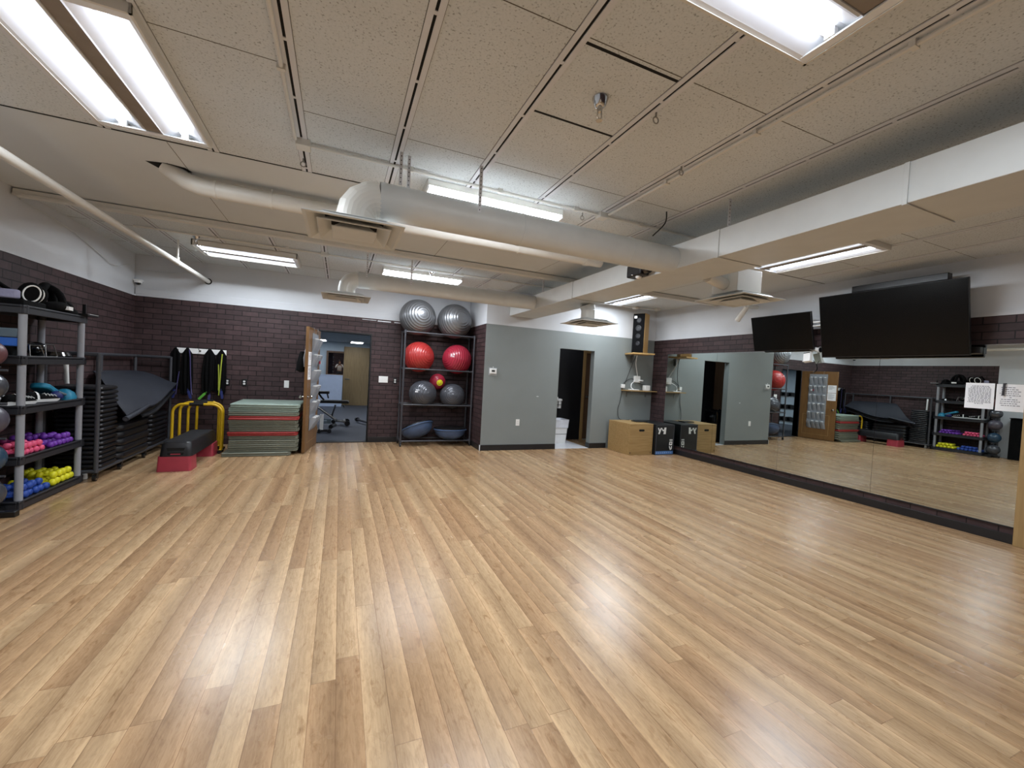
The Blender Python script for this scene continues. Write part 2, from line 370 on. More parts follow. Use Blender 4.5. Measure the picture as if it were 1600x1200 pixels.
m.bx(L, RX, 3.715, 5.58, H - .003, H, 4); m.bx(L, RX, 5.56, 5.60, H - .005, H, 2)  # black strip over the beam is its shadow gap, painted in
for x in (-1.2, 1.1, 2.6, 4.9): m.bx(x, x + .004, 3.72, 5.55, H - .004, H, 3)
struct('ceiling', m, [TILE, RAIL, DARK, SEAM, DRY])
m = MB(); m.bx(L, RX, 5.50, 5.585, H - .075, H - .012); m.bx(L, RX, 5.49, 5.5, H - .08, H - .055); struct('trim_9', m, DUCTW, bevel=.004)

# ------------------------------------------------------------------ fluorescent troffers
def lamp(parent, X, a, z, power, w=.028, ln=1.08):
    d = bpy.data.lights.new('tube_light', 'AREA'); d.shape = 'RECTANGLE'; d.size = ln; d.size_y = w; d.energy = power; d.color = (.87, .935, 1.0)
    o = bpy.data.objects.new('tube_light', d); COL.objects.link(o); o.parent = parent
    o.matrix_local = Matrix.Translation(-wloc(parent)) @ X @ Matrix.Translation((0, a, z))
def light(name, cx, cy, along_x, label, lit=(-.165, .165), zb=2.895, tz=.024, power=POWER):
    hgt = H - zb
    t = thing(name, label, 'ceiling light', (cx, cy, zb), 'fluorescent ceiling lights')
    Lx, W = 1.22, .605
    X = Matrix.Translation((cx, cy, zb)) @ (Matrix() if along_x else Matrix.Rotation(PI / 2, 4, 'Z'))
    h = MB()
    for a in (-1, 1):
        h.bx(-Lx/2, Lx/2, a * W/2 - (.012 if a > 0 else 0), a * W/2 + (.012 if a < 0 else 0), 0, hgt - .001, 0, X)
        h.bx(a * Lx/2 - (.012 if a > 0 else 0), a * Lx/2 + (.012 if a < 0 else 0), -W/2, W/2, 0, hgt - .001, 0, X)
    h.bx(-Lx/2, Lx/2, -W/2, W/2, hgt - .006, hgt - .001, 0, X)
    obj('housing', h, DUCTW, t)
    tr = MB(); d = hgt - .008
    ys = [(-W/2 + .012, .003), (-W/2 + .03, .006), (-.205, d), (-.125, d), (-.05, .010), (-.045, .004), (-.0449, d), (.0449, d), (.045, .004), (.05, .010), (.125, d), (.205, d), (W/2 - .03, .006), (W/2 - .012, .003)]
    for (a, za), (b, zb2) in zip(ys, ys[1:]):
        tr.add([X @ Vector((-Lx/2 + .012, a, za)), X @ Vector((Lx/2 - .012, a, za)), X @ Vector((Lx/2 - .012, b, zb2)), X @ Vector((-Lx/2 + .012, b, zb2))], [(0, 1, 2, 3)])
    obj('reflector', tr, TRAY, t)
    q = MB(); q.bx(-Lx/2 + .06, Lx/2 - .06, -.043, .043, .010, .014, 0, X); obj('channel_plate', q, CHAN, t)
    for a in (-1, 1):
        e = MB(); e.bx(a * (Lx/2 - .035) - .02, a * (Lx/2 - .035) + .02, -W/2 + .014, W/2 - .014, .003, .01, 0, X); obj('end_plate', e, TRAY, t)
    for a in lit:
        q = MB(); q.tube([X @ Vector((-Lx/2 + .06, a, tz)), X @ Vector((Lx/2 - .06, a, tz))], .0145, 12); tb = obj('fluorescent_tube', q, TUBEM, t)
        for s in (-1, 1):
            k = MB(); k.bx(s * (Lx/2 - .052) - .012, s * (Lx/2 - .052) + .012, a - .02, a + .02, .008, min(.045, d), 0, X); obj('lamp_holder', k, WPL, tb)
        lamp(t, X, a, tz - .016, power)
    q = MB(); q.tube([X @ Vector((-Lx/2 + .07, .056, .016)), X @ Vector((Lx/2 - .07, .056, .016))], .012, 8); obj('unlit_tube', q, OFFT, t)
    return t
def wrap(name, cx, cy, label, W=.29, power=POWER):
    zb = 2.862; t = thing(name, label, 'ceiling light', (cx, cy, zb), 'fluorescent ceiling lights'); Lx = 1.23
    q = MB(); q.bx(cx - Lx/2, cx + Lx/2, cy - W/2, cy + W/2, 2.892, H - .001); obj('housing', q, DUCTW, t, bevel=.003)
    q = MB(); q.loft([[Vector((cx + a * (Lx/2 - e2), cy + b * (W/2 - e), z)) for a, b in ((-1, -1), (1, -1), (1, 1), (-1, 1))] for e, e2, z in ((.006, .012, 2.893), (.006, .012, 2.878), (.04, .03, 2.864), (.06, .04, 2.862))]); obj('lens', q, LENS, t)
    for a in (-1, 1):
        q = MB(); q.bx(cx + a * (Lx/2 - .006) - .006, cx + a * (Lx/2 - .006) + .006, cy - W/2, cy + W/2, 2.864, 2.892); obj('end_cap', q, WPL, t)
    X = Matrix.Translation((cx, cy, zb))
    lamp(t, X, 0, -.004, power * 1.5, .12)
    return t
light('ceiling_light', -1.195, 2.955, False, 'large fluorescent light at top left of the photo, above the vertical pipe run')
light('ceiling_light', 1.275, .965, True, 'fluorescent light cut off by the top right edge of the photo')
wrap('ceiling_light', 1.20, 3.47, 'bright fluorescent light above the near round duct, right of the elbow')
light('ceiling_light', -1.22, 6.86, True, 'far left fluorescent light near the brick back wall, left of far diffuser', zb=2.87, tz=.045)
wrap('ceiling_light', 1.16, 6.66, 'fluorescent light half hidden behind the far round duct, above silver balls')
light('ceiling_light', 4.80, 3.02, False, 'fluorescent light in front of the large television, right of rectangular duct')
light('ceiling_light', 4.78, 6.20, False, 'fluorescent light before the grey wall, left of the corner speaker')
light('ceiling_light', 4.80, -.9, False, 'added unseen fluorescent fill light behind the camera, on the right')  # unseen fixture, added for the room lighting
light('ceiling_light', -1.2, -.6, False, 'added unseen fluorescent fill light behind the camera, on the left')  # matching unseen fixture on the left, also added for its light

# ------------------------------------------------------------------ ducts, diffusers, pipes
RX0, RX1, RZ0, RZ1 = 2.85, 3.37, 2.492, 2.718
t = thing('rectangular_duct', 'long rectangular white sheet metal duct crossing the ceiling on the right', 'air duct', (3.1, 2, RZ0))
ys = [YB + .02, .1, 1.30, 2.53, 4.85, D2 - .002]
for i, (a, b) in enumerate(zip(ys, ys[1:])):
    q = MB(); q.bx(RX0, RX1, a + .0015, b - .0015, RZ0, RZ1); obj('duct_section', q, DUCT, t, bevel=.003)
for a in ys[1:-1]:
    q = MB(); q.bx(RX0 - .006, RX1 + .006, a - .012, a + .012, RZ0 - .008, RZ0 - .001); q.bx(RX0 - .008, RX0 - .001, a - .012, a + .012, RZ0 - .008, RZ1); obj('seam_cleat', q, DUCT, t, bevel=.002)
def arc(c, r, a0, a1, ax1, ax2, n=8):
    return [Vector(c) + Vector(ax1) * r * math.cos(a0 + (a1 - a0) * i / n) + Vector(ax2) * r * math.sin(a0 + (a1 - a0) * i / n) for i in range(n + 1)]
def rduct(name, y, z, r, xl, xr, zplate, label):
    t = thing(name, label, 'air duct', (xl, y, zplate + .03))
    R = r + .03
    el = arc((xl + R, y, z - R), R, PI, PI / 2, (1, 0, 0), (0, 0, 1), 4)
    q = MB(); q.tube([(xl, y, zplate + .03)] + el, r, 28, cap=False); obj('elbow', q, DUCTW, t, angle=12)
    q = MB(); q.tube([(xl + R, y, z), (xr, y, z)], r, 32); obj('duct_pipe', q, DUCT, t)
    x = xl + R + .02; k = 0
    while x < xr:
        q = MB(); q.tube([(x, y, z), (x + .015, y, z)], r + .003, 32); obj('seam_band', q, DUCT, t); x += 1.05
    return t
rduct('round_duct', 3.06, 2.585, .123, .055, RX0 - .002, 2.373, 'large near round duct with elbow, running into the rectangular duct')
rduct('round_duct', 6.05, 2.595, .110, .045, RX0 - .002, 2.36, 'far round duct near the silver balls, running into the rectangular duct')
def diffuser(cx, cy, zp, s, label):
    t = thing('air_diffuser', label, 'air vent', (cx, cy, zp), 'square air diffusers')
    def fr(name, s0, z0, s1, z1, lip=.0):
        q = MB(); rings = []
        for ss, zz in ((s0, z0 + .006), (s0, z0), (s0 - lip, z0 - .002), (s1, z1), (s1 - .006, z1 + .004), (s0 - lip - .006, z0 + .006)):
            rings.append([Vector((cx + a * ss, cy + b * ss, zz)) for a, b in ((-1, -1), (1, -1), (1, 1), (-1, 1))])
        q.loft(rings, cap=False); obj(name, q, DUCT, t, angle=20)
    fr('outer_frame', s, zp, s * .62, zp + .05, .022)
    fr('middle_vane', s * .74, zp - .012, s * .50, zp + .035, .006)
    fr('inner_vane', s * .46, zp - .020, s * .28, zp + .03, .004)
    q = MB(); q.bx(cx - s * .44, cx + s * .44, cy - s * .44, cy + s * .44, zp - .0195, zp - .0165); obj('inner_plate', q, DUCT, t)
    q = MB(); q.bx(cx - s * .64, cx + s * .64, cy - s * .64, cy + s * .64, zp + .052, zp + .056); q.bx(cx - s * .6, cx + s * .6, cy - s * .6, cy + s * .6, zp + .049, zp + .052, 1); obj('back_pan', q, [DUCT, DARK], t)  # black underside paints in the darkness seen through the vane gaps
    q = MB()
    for a in (-1, 1): q.tube([(cx + a * s * .3, cy, zp - .016), (cx + a * s * .3, cy, zp + .048)], .006, 6)
    obj('support_rod', q, DUCT, t)
    return t
diffuser(.055, 3.09, 2.345, .305, 'large square air diffuser hanging from the near round duct elbow')
diffuser(.045, 6.07, 2.332, .30, 'small-looking far square air diffuser before the brick back wall')
diffuser(3.30, 5.10, 2.215, .30, 'square air diffuser below the far end of rectangular duct, before grey wall')
diffuser(3.84, 3.10, 2.33, .30, 'square air diffuser right of the rectangular duct, in front of small television')
t = thing('duct_neck', 'short round duct stub dropping from rectangular duct to the diffuser before grey wall', 'air duct', (3.28, 5.10, 2.2725))
q = MB(); q.tube([(3.28, 5.10, 2.2725), (3.28, 5.10, 2.41)], .098, 20); obj('collar', q, DUCTW, t)
q = MB(); q.tube([(3.28, 5.10, 2.41), (3.27, 5.10, 2.45), (3.25, 5.10, 2.4915)], [.098, .104, .11], 20); obj('flex_bend', q, DUCT, t)
t = thing('duct_neck', 'white box plenum and round side duct above the diffuser right of rectangular duct', 'air duct', (3.80, 3.10, 2.419))
q = MB(); q.bx(3.62, 3.97, 2.95, 3.25, 2.387, 2.62); obj('plenum_box', q, DUCTW, t, bevel=.006)
q = MB(); q.tube([(3.62, 3.10, 2.47), (3.385, 3.10, 2.52)], .06, 20); obj('side_duct', q, DUCTW, t)
t = thing('waste_pipe', 'white pipe that bends out of a hole in the ceiling behind near duct', 'pipe', (-1.2, 4.22, 2.8))
zc, yc, rp = 2.835, 4.22, .068
el = [Vector((-1.36, yc - .02, 2.95)), Vector((-1.30, yc - .01, 2.91)), Vector((-1.22, yc, 2.865)), Vector((-1.13, yc, 2.84)), Vector((-1.02, yc, zc))]
q = MB(); q.tube(el, rp, 20); obj('elbow', q, DUCTW, t)
q = MB(); q.tube([(-1.02, yc, zc), (RX0 - .004, yc, zc)], rp, 22); obj('pipe_run', q, DUCTW, t)
for x in (-1.03, -.62, -.12, .12, 1.75, 2.62):
    q = MB(); q.tube([(x, yc, zc), (x + (.05 if x in (-.12, 2.62) else .02), yc, zc)], rp + .006, 22); obj('coupling', q, DUCTW, t)
q = MB(); q.tube([(-.61, yc, zc - rp - .008), (-.61, yc, zc + .1)], .008, 6); obj('hanger', q, DUCTW, t)
q = MB(); q.prism([(-.17, -.05), (-.02, -.09), (.09, -.065), (.12, .0), (.02, .06), (-.12, .05)], .001, TR(-1.30, yc - .01, H - .0045)); solo('ceiling_hole', q, DARK, 'dark ragged hole in the ceiling where the white pipe comes out', 'hole')
t = thing('sprinkler_pipe', 'long thin white pipe running along the upper left ceiling to back wall', 'pipe', (-2.03, 4, 2.61))
q = MB(); q.tube([(-2.06, YB + .01, 2.65), (-2.01, D1 + .02, 2.65)], .033, 14); obj('pipe_run', q, DUCTW, t)
q = MB(); q.tube([(-2.02, 6.75, 2.65), (-2.02, 6.75, H)], .012, 8); q.tube([(-2.02, 6.75, 2.68), (-2.02, 6.75, 2.72)], .022, 10); q.tube([(-2.02, 6.735, 2.65), (-2.02, 6.765, 2.65)], .04, 14); obj('hanger', q, DUCTW, t)
q = MB(); q.lathe([(.05, 0), (.05, .004)], 16, TR(-2.01, D1 + .006, 2.65, rx=PI / 2)); obj('wall_hole', q, DARK, t)
q = MB(); q.tube([(6.02, 4.70, 2.72), (6.02, 4.86, 2.51)], .042, 16); q.tube([(6.02, 4.70, 2.72), (6.26, 4.70, 2.74)], .03, 12); solo('drain_pipe', q, DUCTW, 'short white pipe stub angled down beside the small television', 'pipe')
# conduits and hangers
def conduit(label, pts, boxes=(), r=.011):
    t = thing('electrical_conduit', label, 'conduit', pts[0])
    q = MB(); q.tube(pts, r, 8); obj('conduit_tube', q, DUCTW, t)
    for b in boxes:
        q = MB(); q.bx(b[0] - .045, b[0] + .045, b[1] - .045, b[1] + .045, H - .05, H - .001); obj('junction_box', q, DUCTW, t, bevel=.004)
    L_ = (Vector(pts[-1]) - Vector(pts[0])).length; n = int(L_ / .7)
    for i in range(1, n):
        p = Vector(pts[0]).lerp(Vector(pts[-1]), i / n); q = MB(); q.bx(p.x - .02, p.x + .02, p.y - .012, p.y + .012, p.z - .014, H); obj('clamp', q, DUCTW, t)
zc = H - .022
conduit('thin conduit crossing the tiles in front of near round duct, above bright light', [(-.29, 3.22, zc), (3.33, 3.22, zc)], [(-.29, 3.22), (2.16, 3.22)])
conduit('thin conduit from the junction box back towards the camera, left of ceiling centre', [(-.335, 3.17, zc), (-.335, YB + .02, zc)])
conduit('thin conduit along the tile runner nearest the camera side of rectangular duct', [(2.20, 3.17, zc), (2.20, YB + .02, zc)])
conduit('thin conduit near the brick back wall behind the far round duct elbow', [(-2.3, 6.25, zc), (3.3, 6.25, zc)], [(-.25, 6.25)])
conduit('thin conduit on the ceiling above the corner speaker', [(5.2, 6.85, zc), (6.1, 6.75, zc)], [(5.55, 6.86), (6.0, 6.72)])
def strap(name, x, y, z0, label, w=.022):
    q = MB(); q.bx(x - w / 2, x + w / 2, y - .0015, y + .0015, z0, H - .001)
    for k in range(int((H - z0) / .03)): q.lathe([(.004, 0), (.004, .0012)], 8, TR(x, y - .0015, z0 + .02 + .03 * k, rx=PI / 2), 1)
    solo(name, q, [RAIL, DARK], label, 'strap', 'duct hangers')
strap('hanger_strap', .34, 3.02, 2.71, 'perforated hanger strap nearest the elbow of near round duct')
strap('hanger_strap', .40, 3.06, 2.718, 'perforated hanger strap just right of the elbow strap on near round duct')
strap('hanger_strap', .90, 2.93, 2.60, 'hanger strap crossing in front of the bright light above near duct', .025)
strap('hanger_strap', .29, 5.945, 2.60, 'hanger strap near the elbow of the far round duct')
strap('hanger_strap', .88, 5.935, 2.60, 'hanger strap in front of the light behind far round duct', .025)
strap('hanger_strap', 2.86, 5.75, 2.72, 'hanger strap on the far part of rectangular duct near far round duct', .025)
strap('hanger_strap', 2.865, 2.45, 2.72, 'white hanger strap beside the first seam of rectangular duct', .03)
def sprinkler(x, y, label):
    t = thing('fire_sprinkler', label, 'sprinkler', (x, y, H - .09), 'fire sprinklers')
    q = MB(); q.lathe([(.02, -.05), (.03, -.042), (.045, -.003), (.04, -.002)], 18, TR(x, y, H)); obj('escutcheon', q, CHROME, t)
    q = MB(); q.lathe([(.012, -.075), (.016, -.06), (.016, -.045)], 12, TR(x, y, H)); q.tube([(x - .012, y, H - .075), (x - .014, y, H - .10), (x, y, H - .115), (x + .014, y, H - .10), (x + .012, y, H - .075)], .004, 6); q.lathe([(.003, -.112), (.018, -.118), (.018, -.121)], 12, TR(x, y, H)); obj('spray_head', q, CHROME, t)
sprinkler(1.24, 1.93, 'chrome fire sprinkler in the small cut-out tile near the top of photo')
sprinkler(-1.72, 6.35, 'chrome fire sprinkler just above the far left fluorescent light')
sprinkler(1.25, 6.4, 'chrome fire sprinkler above the light behind far round duct')
def ring(x, y, label):
    q = MB(); q.tube([(x, y, H - .001), (x, y, H - .03)], .006, 8); q.tube([(x + .018 * math.cos(a), y, H - .048 + .018 * math.sin(a)) for a in [k * PI / 6 for k in range(12)]], .004, 6, closed=True)
    solo('ceiling_hook', q, METAL, label, 'hook', 'ceiling hooks')
ring(1.58, 1.88, 'metal ring hook on a ceiling runner right of the near sprinkler'); ring(2.0, 3.30, 'metal ring hook by the conduit junction box near bright light'); ring(-.31, 3.48, 'metal ring hook beyond the left conduit junction box'); ring(2.14, 2.25, 'metal ring hook on the long conduit nearest the top right light')
def cable(name, pts, r, mat, label, cat='cable', n=4):
    P = [Vector(p) for p in pts]; out = []
    for i in range(len(P) - 1):
        a = P[max(i - 1, 0)]; b = P[i]; c = P[i + 1]; d = P[min(i + 2, len(P) - 1)]
        for k in range(n):
            s = k / n; out.append(.5 * ((2 * b) + (c - a) * s + (2 * a - 5 * b + 4 * c - d) * s * s + (3 * b - a - 3 * c + d) * s ** 3))
    out.append(P[-1]); q = MB(); q.tube(out, r, 6); return solo(name, q, mat, label, cat)
cable('loose_cable', [(L + .004, 5.6, 2.86), (L + .01, 6.3, 2.82), (L + .01, 7.0, 2.70), (L + .012, 7.4, 2.62), (L + .004, 7.9, 2.75)], .005, DUCT, 'thin cable sagging across the white upper left wall')
cable('loose_cable', [(-2.9, D1 - .0, 2.72), (-2.6, D1 - .01, 2.70), (-2.3, D1 - .01, 2.74), (-2.05, D1, 2.82)], .005, DUCT, 'thin cable on the white back wall under the long thin pipe end')
cable('loose_cable', [(2.62, 2.9, 2.945), (2.63, 2.92, 2.85), (2.55, 2.98, 2.74)], .006, BLK, 'short black wire dangling near the end of the near round duct')
q = MB(); q.lathe([(.045, 0), (.05, .02), (.05, .03)], 18, TR(-2.88, 8.04, 2.50)); q.ball((-2.88, 8.04, 2.497), .036, 16, 10, (1, 1, .8), 1); q.bx(-2.93, -2.83, 8.0, 8.09, 2.53, 2.55)
solo('security_camera', q, [WPL, BLKG], 'small dome security camera in the upper left corner above the brick', 'security camera')
t = thing('wall_projector', 'black box-shaped device with a round lens on the rectangular duct side', 'projector', (2.78, 3.40, RZ0))
q = MB(); q.bx(2.735, RX0 - .003, 3.34, 3.56, 2.497, 2.62); obj('body', q, BLK, t, bevel=.012)
q = MB(); q.lathe([(.050, 0), (.050, .06), (.04, .065), (.036, .06)], 20, TR(2.79, 3.34, 2.557, rx=PI / 2)); obj('lens_barrel', q, BLKG, t)
q = MB(); q.lathe([(.03, 0), (.03, .06)], 16, TR(2.79, 3.285, 2.557, rx=PI / 2)); obj('lens', q, BLKG, t)
q = MB(); q.ball((2.78, 3.42, 2.49), .032, 14, 8, (1, 1, .6)); obj('clear_dome', q, WPL, t)
for p in ((2.735, 3.46, 2.51), (2.735, 3.39, 2.61)):
    q = MB(); q.ball(p, .008, 8, 6); obj('knob', q, CHROME, t)

# ------------------------------------------------------------------ mirror wall, televisions
for i in range(4):
    y1 = 6.63 - 1.215 * i; y0 = y1 - 1.212
    q = MB(); q.bx(RX - .008, RX - .0015, y0, y1, .172, 2.005)
    solo('wall_mirror', q, MIRR, ['leftmost wall mirror panel beside the corner plyo boxes', 'second wall mirror panel from left, under the small television', 'third wall mirror panel from left, under the large television', 'rightmost wall mirror panel with the white paper signs'][i], 'mirror', 'wall mirror panels')
m = MB(); m.bx(RX - .012, RX - .0005, 1.77, 6.64, 2.0, 2.012); struct('trim_10', m, CHROME)
def tv(name, label, y0, y1, z0, z1, xt, xb):
    c = Vector(((xt + xb) / 2, (y0 + y1) / 2, (z0 + z1) / 2)); a = math.atan2(xb - xt, z1 - z0); hh = math.hypot(xb - xt, z1 - z0); ww = y1 - y0
    X = Matrix.Translation(c) @ Matrix.Rotation(-a, 4, 'Y')
    t = thing(name, label, 'television', (c.x, c.y, z0))
    q = MB(); q.bx(0, .035, -ww / 2, ww / 2, -hh / 2, hh / 2, 0, X); obj('housing', q, BLK, t, bevel=.004)
    q = MB(); q.bx(-.004, 0, -ww / 2 + .008, ww / 2 - .008, -hh / 2 + .016, hh / 2 - .008, 0, X); obj('screen', q, SCREEN, t)
    q = MB(); q.bx(.035, .07, -ww * .3, ww * .3, -hh * .35, hh * .2, 0, X); obj('back_cover', q, BLK, t, bevel=.01)
    p = X @ Vector((.06, 0, 0)); q = MB()
    q.tube([p, (RX - .03, p.y, p.z)], .025, 10); q.bx(RX - .03, RX - .001, p.y - .2, p.y + .2, p.z - .15, p.z + .15); obj('wall_bracket', q, METAL, t)
    return t
tv('television', 'large wide black television tilted above the mirror', 2.13, 3.57, 1.885, 2.69, 5.94, 6.10)
tv('television', 'smaller black television tilted above the mirror left of the large one', 3.70, 4.60, 2.0, 2.525, 6.0, 6.13)
q = MB(); q.bx(6.08, 6.17, 2.34, 3.26, 2.72, 2.80); q.bx(6.16, RX, 2.6, 2.64, 2.74, 2.78); q.bx(6.16, RX, 3.0, 3.04, 2.74, 2.78); solo('soundbar', q, BLK, 'long black soundbar mounted just above the large television', 'soundbar', bevel=.006)
q = MB(); q.bx(6.19, 6.262, 2.09, 2.5, 1.915, 1.985); solo('media_box', q, BLK, 'black box on the wall behind the lower right of large television', 'media box', bevel=.006)
t = thing('bracket_arm', 'white metal arm bracket in the gap between the two televisions', 'bracket', (6.2, 3.64, 2.36))
q = MB(); q.bx(6.05, RX - .001, 3.585, 3.69, 2.37, 2.385); q.bx(6.05, RX - .001, 3.585, 3.69, 2.32, 2.33); obj('plate', q, WPL, t); q = MB(); q.tube([(6.06, 3.60, 2.33), (6.24, 3.66, 2.38)], .008, 8); obj('strut', q, WPL, t)
# white clip-on lamp with tags
t = thing('clip_lamp', 'white twin-head clip lamp hanging under the gap between the televisions', 'lamp', (6.2, 3.72, 1.85))
q = MB(); q.bx(6.20, 6.262, 3.66, 3.80, 2.005, 2.035); q.tube([(6.22, 3.73, 2.04), (6.22, 3.73, 1.99)], .016, 8); obj('mount', q, WPL, t, bevel=.003)
q = MB(); q.tube([(6.21, 3.74, 2.01), (6.18, 3.77, 1.965)], .012, 8); X = TR(6.15, 3.785, 1.91, ry=.25, rx=-.15); q.bx(-.03, .03, -.045, .045, -.075, .06, 0, X); obj('lamp_head', q, WPL, t, bevel=.006)
q = MB(); q.bx(-.034, .03, -.05, .05, -.083, -.0755, 0, X); obj('lip', q, WPL, t)
q = MB(); q.bx(-.034, -.0301, -.043, .043, .040, .052, 0, X); obj('dark_band', q, BLK, t)
q = MB(); q.loft([[Vector((6.21 - .03 + .0 * k + a * r, 3.69 - .045 * k * .5, 2.0 + b * r)) for a, b in [(math.cos(j * PI / 8), math.sin(j * PI / 8)) for j in range(16)]] for k, r in ((0, .02), (1, .03), (2, .045))]); obj('reflector_cone', q, WPL, t)
q = MB(); q.lathe([(.036, 0), (.036, .003)], 16, TR(6.18, 3.643, 2.0, rx=PI / 2)); obj('bulb_opening', q, BLK, t)
cable('lamp_cord', [(6.2, 3.74, 1.86), (6.255, 3.73, 1.8), (6.26, 3.72, 1.74), (6.262, 3.75, 1.69), (6.262, 3.80, 1.68)], .004, BLK, 'black cord dangling below the white clip lamp')
# paper signs on the mirror (unreadable lines of small grey print)
def sign(y0, y1, z0, z1, label, rows, clip=False):
    t = thing('paper_sign', label, 'sign', (RX - .01, (y0 + y1) / 2, z0), 'paper signs on the mirror')
    q = MB(); q.bx(RX - .0105, RX - .009, y0, y1, z0, z1); sheet = obj('sheet', q, PAPER, t)
    q = MB(); n = len(rows); w = y1 - y0
    for i, (f, off) in enumerate(rows):
        if f <= 0: continue
        z = z1 - (z1 - z0) * (.12 + .74 * i / n); c = (y0 + y1) / 2 + off * w; a = c - f * w / 2
        while a < c + f * w / 2 - .004:
            l = random.uniform(.008, .026); l = min(l, c + f * w / 2 - a); q.bx(RX - .0111, RX - .0105, a, a + l, z - .0035, z + .0035); a += l + .005
    obj('printed_text', q, INK, sheet)
    if clip:
        q = MB(); q.tube([(RX - .022, y1 - .055, z1 + .01), (RX - .022, y1 - .05, z1 - .115)], .009, 10); obj('marker_pen', q, DGREY, t)
sign(1.985, 2.20, 1.335, 1.605, 'white printed paper sign on the mirror, left of the two', [(.62, 0), (.7, 0)] + [(.78, 0)] * 10 + [(.8, 0), (.3, 0)])
sign(1.775, 1.972, 1.325, 1.60, 'white printed paper sign on the mirror at the right edge, marker clipped on', [(.5, .1), (.62, .05), (.7, .0), (.66, .05), (.7, 0), (.1, 0), (.6, .05), (.68, 0), (.6, .05), (.7, 0)], True)

# ------------------------------------------------------------------ grey wall corner: thermostat, outlets, speaker, shelf, plyo boxes
def plate(name, x, y, z, w, h, label, cat, mat=WPL, kind='outlet', ydir=-1):
    t = thing(name, label, cat, (x, y, z - h / 2))
    q = MB(); q.bx(x - w / 2, x + w / 2, y - .007, y, z - h / 2, z + h / 2); cp = obj('cover_plate', q, mat, t, bevel=.002)
    if kind == 'outlet':
        for s in (-1, 1):
            q = MB(); q.prism(rrect(.034, .028, .012), .002, TR(x, y - .007, z + s * .02, rx=PI / 2)); 
            for a in (-.007, .007): q.bx(x + a - .001, x + a + .001, y - .0095, y - .0088, z + s * .02 - .003, z + s * .02 + .006, 1)
            obj('socket', q, [WPL, DARK], cp)
    elif kind == 'switch':
        n = max(1, round(w / .046) - 0 if w > .1 else 1)
        for i in range(n):
            cx = x + (i - (n - 1) / 2) * .046; q = MB(); q.bx(cx - .006, cx + .006, y - .014, y - .006, z - .012, z + .01); obj('toggle', q, WPL, cp, bevel=.002)
    return t
plate('wall_outlet', 3.13, D2, .52, .075, .12, 'white double outlet low on the grey wall left of doorway', 'outlet')
plate('wall_outlet', -1.70, D1, 1.035, .075, .12, 'black outlet with white sockets nearest the hanging straps on brick', 'outlet', BLK)
plate('wall_outlet', -1.46, D1, 1.035, .075, .12, 'second black outlet on the brick, right of the first', 'outlet', BLK)
plate('light_switch', -.835, D1, 1.035, .075, .125, 'single white light switch on brick left of the open oak door', 'switch', WPL, 'switch')
plate('light_switch', .77, D1, 1.19, .165, .12, 'white triple light switch on brick right of the back doorway', 'switch', WPL, 'switch')
plate('wall_outlet', .985, D1, 1.17, .07, .115, 'black outlet with white sockets between triple switch and ball rack', 'outlet', BLK)
t = thing('thermostat', 'white thermostat with grey display on the left of grey wall', 'thermostat', (2.58, D2, 1.38))
q = MB(); q.bx(2.50, 2.66, D2 - .006, D2, 1.38, 1.52); obj('backplate', q, M('clear_grey_plate', '#a3a7a8', .3), t, bevel=.004)
q = MB(); q.bx(2.515, 2.645, D2 - .03, D2 - .006, 1.41, 1.505); obj('body', q, WPL, t, bevel=.008)
q = MB(); q.bx(2.55, 2.61, D2 - .0315, D2 - .03, 1.445, 1.48); obj('display', q, M('lcd_grey', '#3c413f', .3), t)
q = MB(); q.ball((2.58, D2 - .01, 1.53), .008, 8, 6); obj('pin', q, WPL, t)
q = MB(); q.prism([(-.03, .004), (.0, .012), (.025, .003), (.02, -.006), (-.02, -.004)], .002, TR(3.52, D2, 1.02, rx=PI / 2)); solo('wall_chip', q, WHITE, 'small white chip in the grey paint left of the doorway', 'paint chip')
t = thing('speaker_shelf', 'pine shelf board under the tall corner speaker', 'shelf', (5.66, 6.78, 1.965))
q = MB(); q.prism(rrect(.46, .42, .01), .028, TR(5.68, 6.80, 1.965, rz=-.25)); obj('board', q, PLYD, t); q = MB(); q.bx(5.66, 5.69, 6.98, D2, 1.80, 1.965); obj('bracket', q, METAL, t)
t = thing('loudspeaker', 'tall pine loudspeaker with black front high in the corner', 'speaker', (5.66, 6.79, 1.994))
X = TR(5.66, 6.79, 1.994, rz=math.radians(-62))
q = MB(); q.bx(-.125, .125, -.11, .12, 0, .80, 0, X); obj('cabinet', q, PLYD, t, bevel=.004)
q = MB(); q.bx(-.12, .12, -.118, -.1105, .004, .796, 0, X); fbf = obj('front_baffle', q, BLKM, t)
for z, r in ((.66, .05), (.50, .06), (.34, .05), (.19, .045)):
    q = MB(); q.lathe([(r, 0), (r, .006), (r * .82, .008), (r * .7, -.0), (r * .25, -.004), (.0001, .004)], 22, X @ TR(0, -.1185, z, rx=PI / 2)); obj('driver_cone', q, RUB, fbf)
q = MB(); q.bx(-.10, -.04, -.1195, -.1181, .70, .75, 0, X); obj('badge', q, METAL, t)
t = thing('wall_shelf', 'small wooden wall shelf in the corner holding white adapters', 'shelf', (5.85, 6.95, 1.2))
q = MB(); q.bx(5.46, 6.26, 6.86, D2 - .001, 1.205, 1.225); obj('board', q, PLY, t, bevel=.002)
for x in (5.6, 6.1):
    q = MB(); q.bx(x, x + .02, 6.9, D2, 1.19, 1.205); q.bx(x, x + .02, D2 - .012, D2, 1.08, 1.205); obj('bracket', q, METAL, t)
q = MB(); q.bx(5.97, 6.10, 6.90, 7.0, 1.226, 1.34); solo('router', q, WPL, 'white square router standing on the corner wall shelf', 'router', bevel=.01)
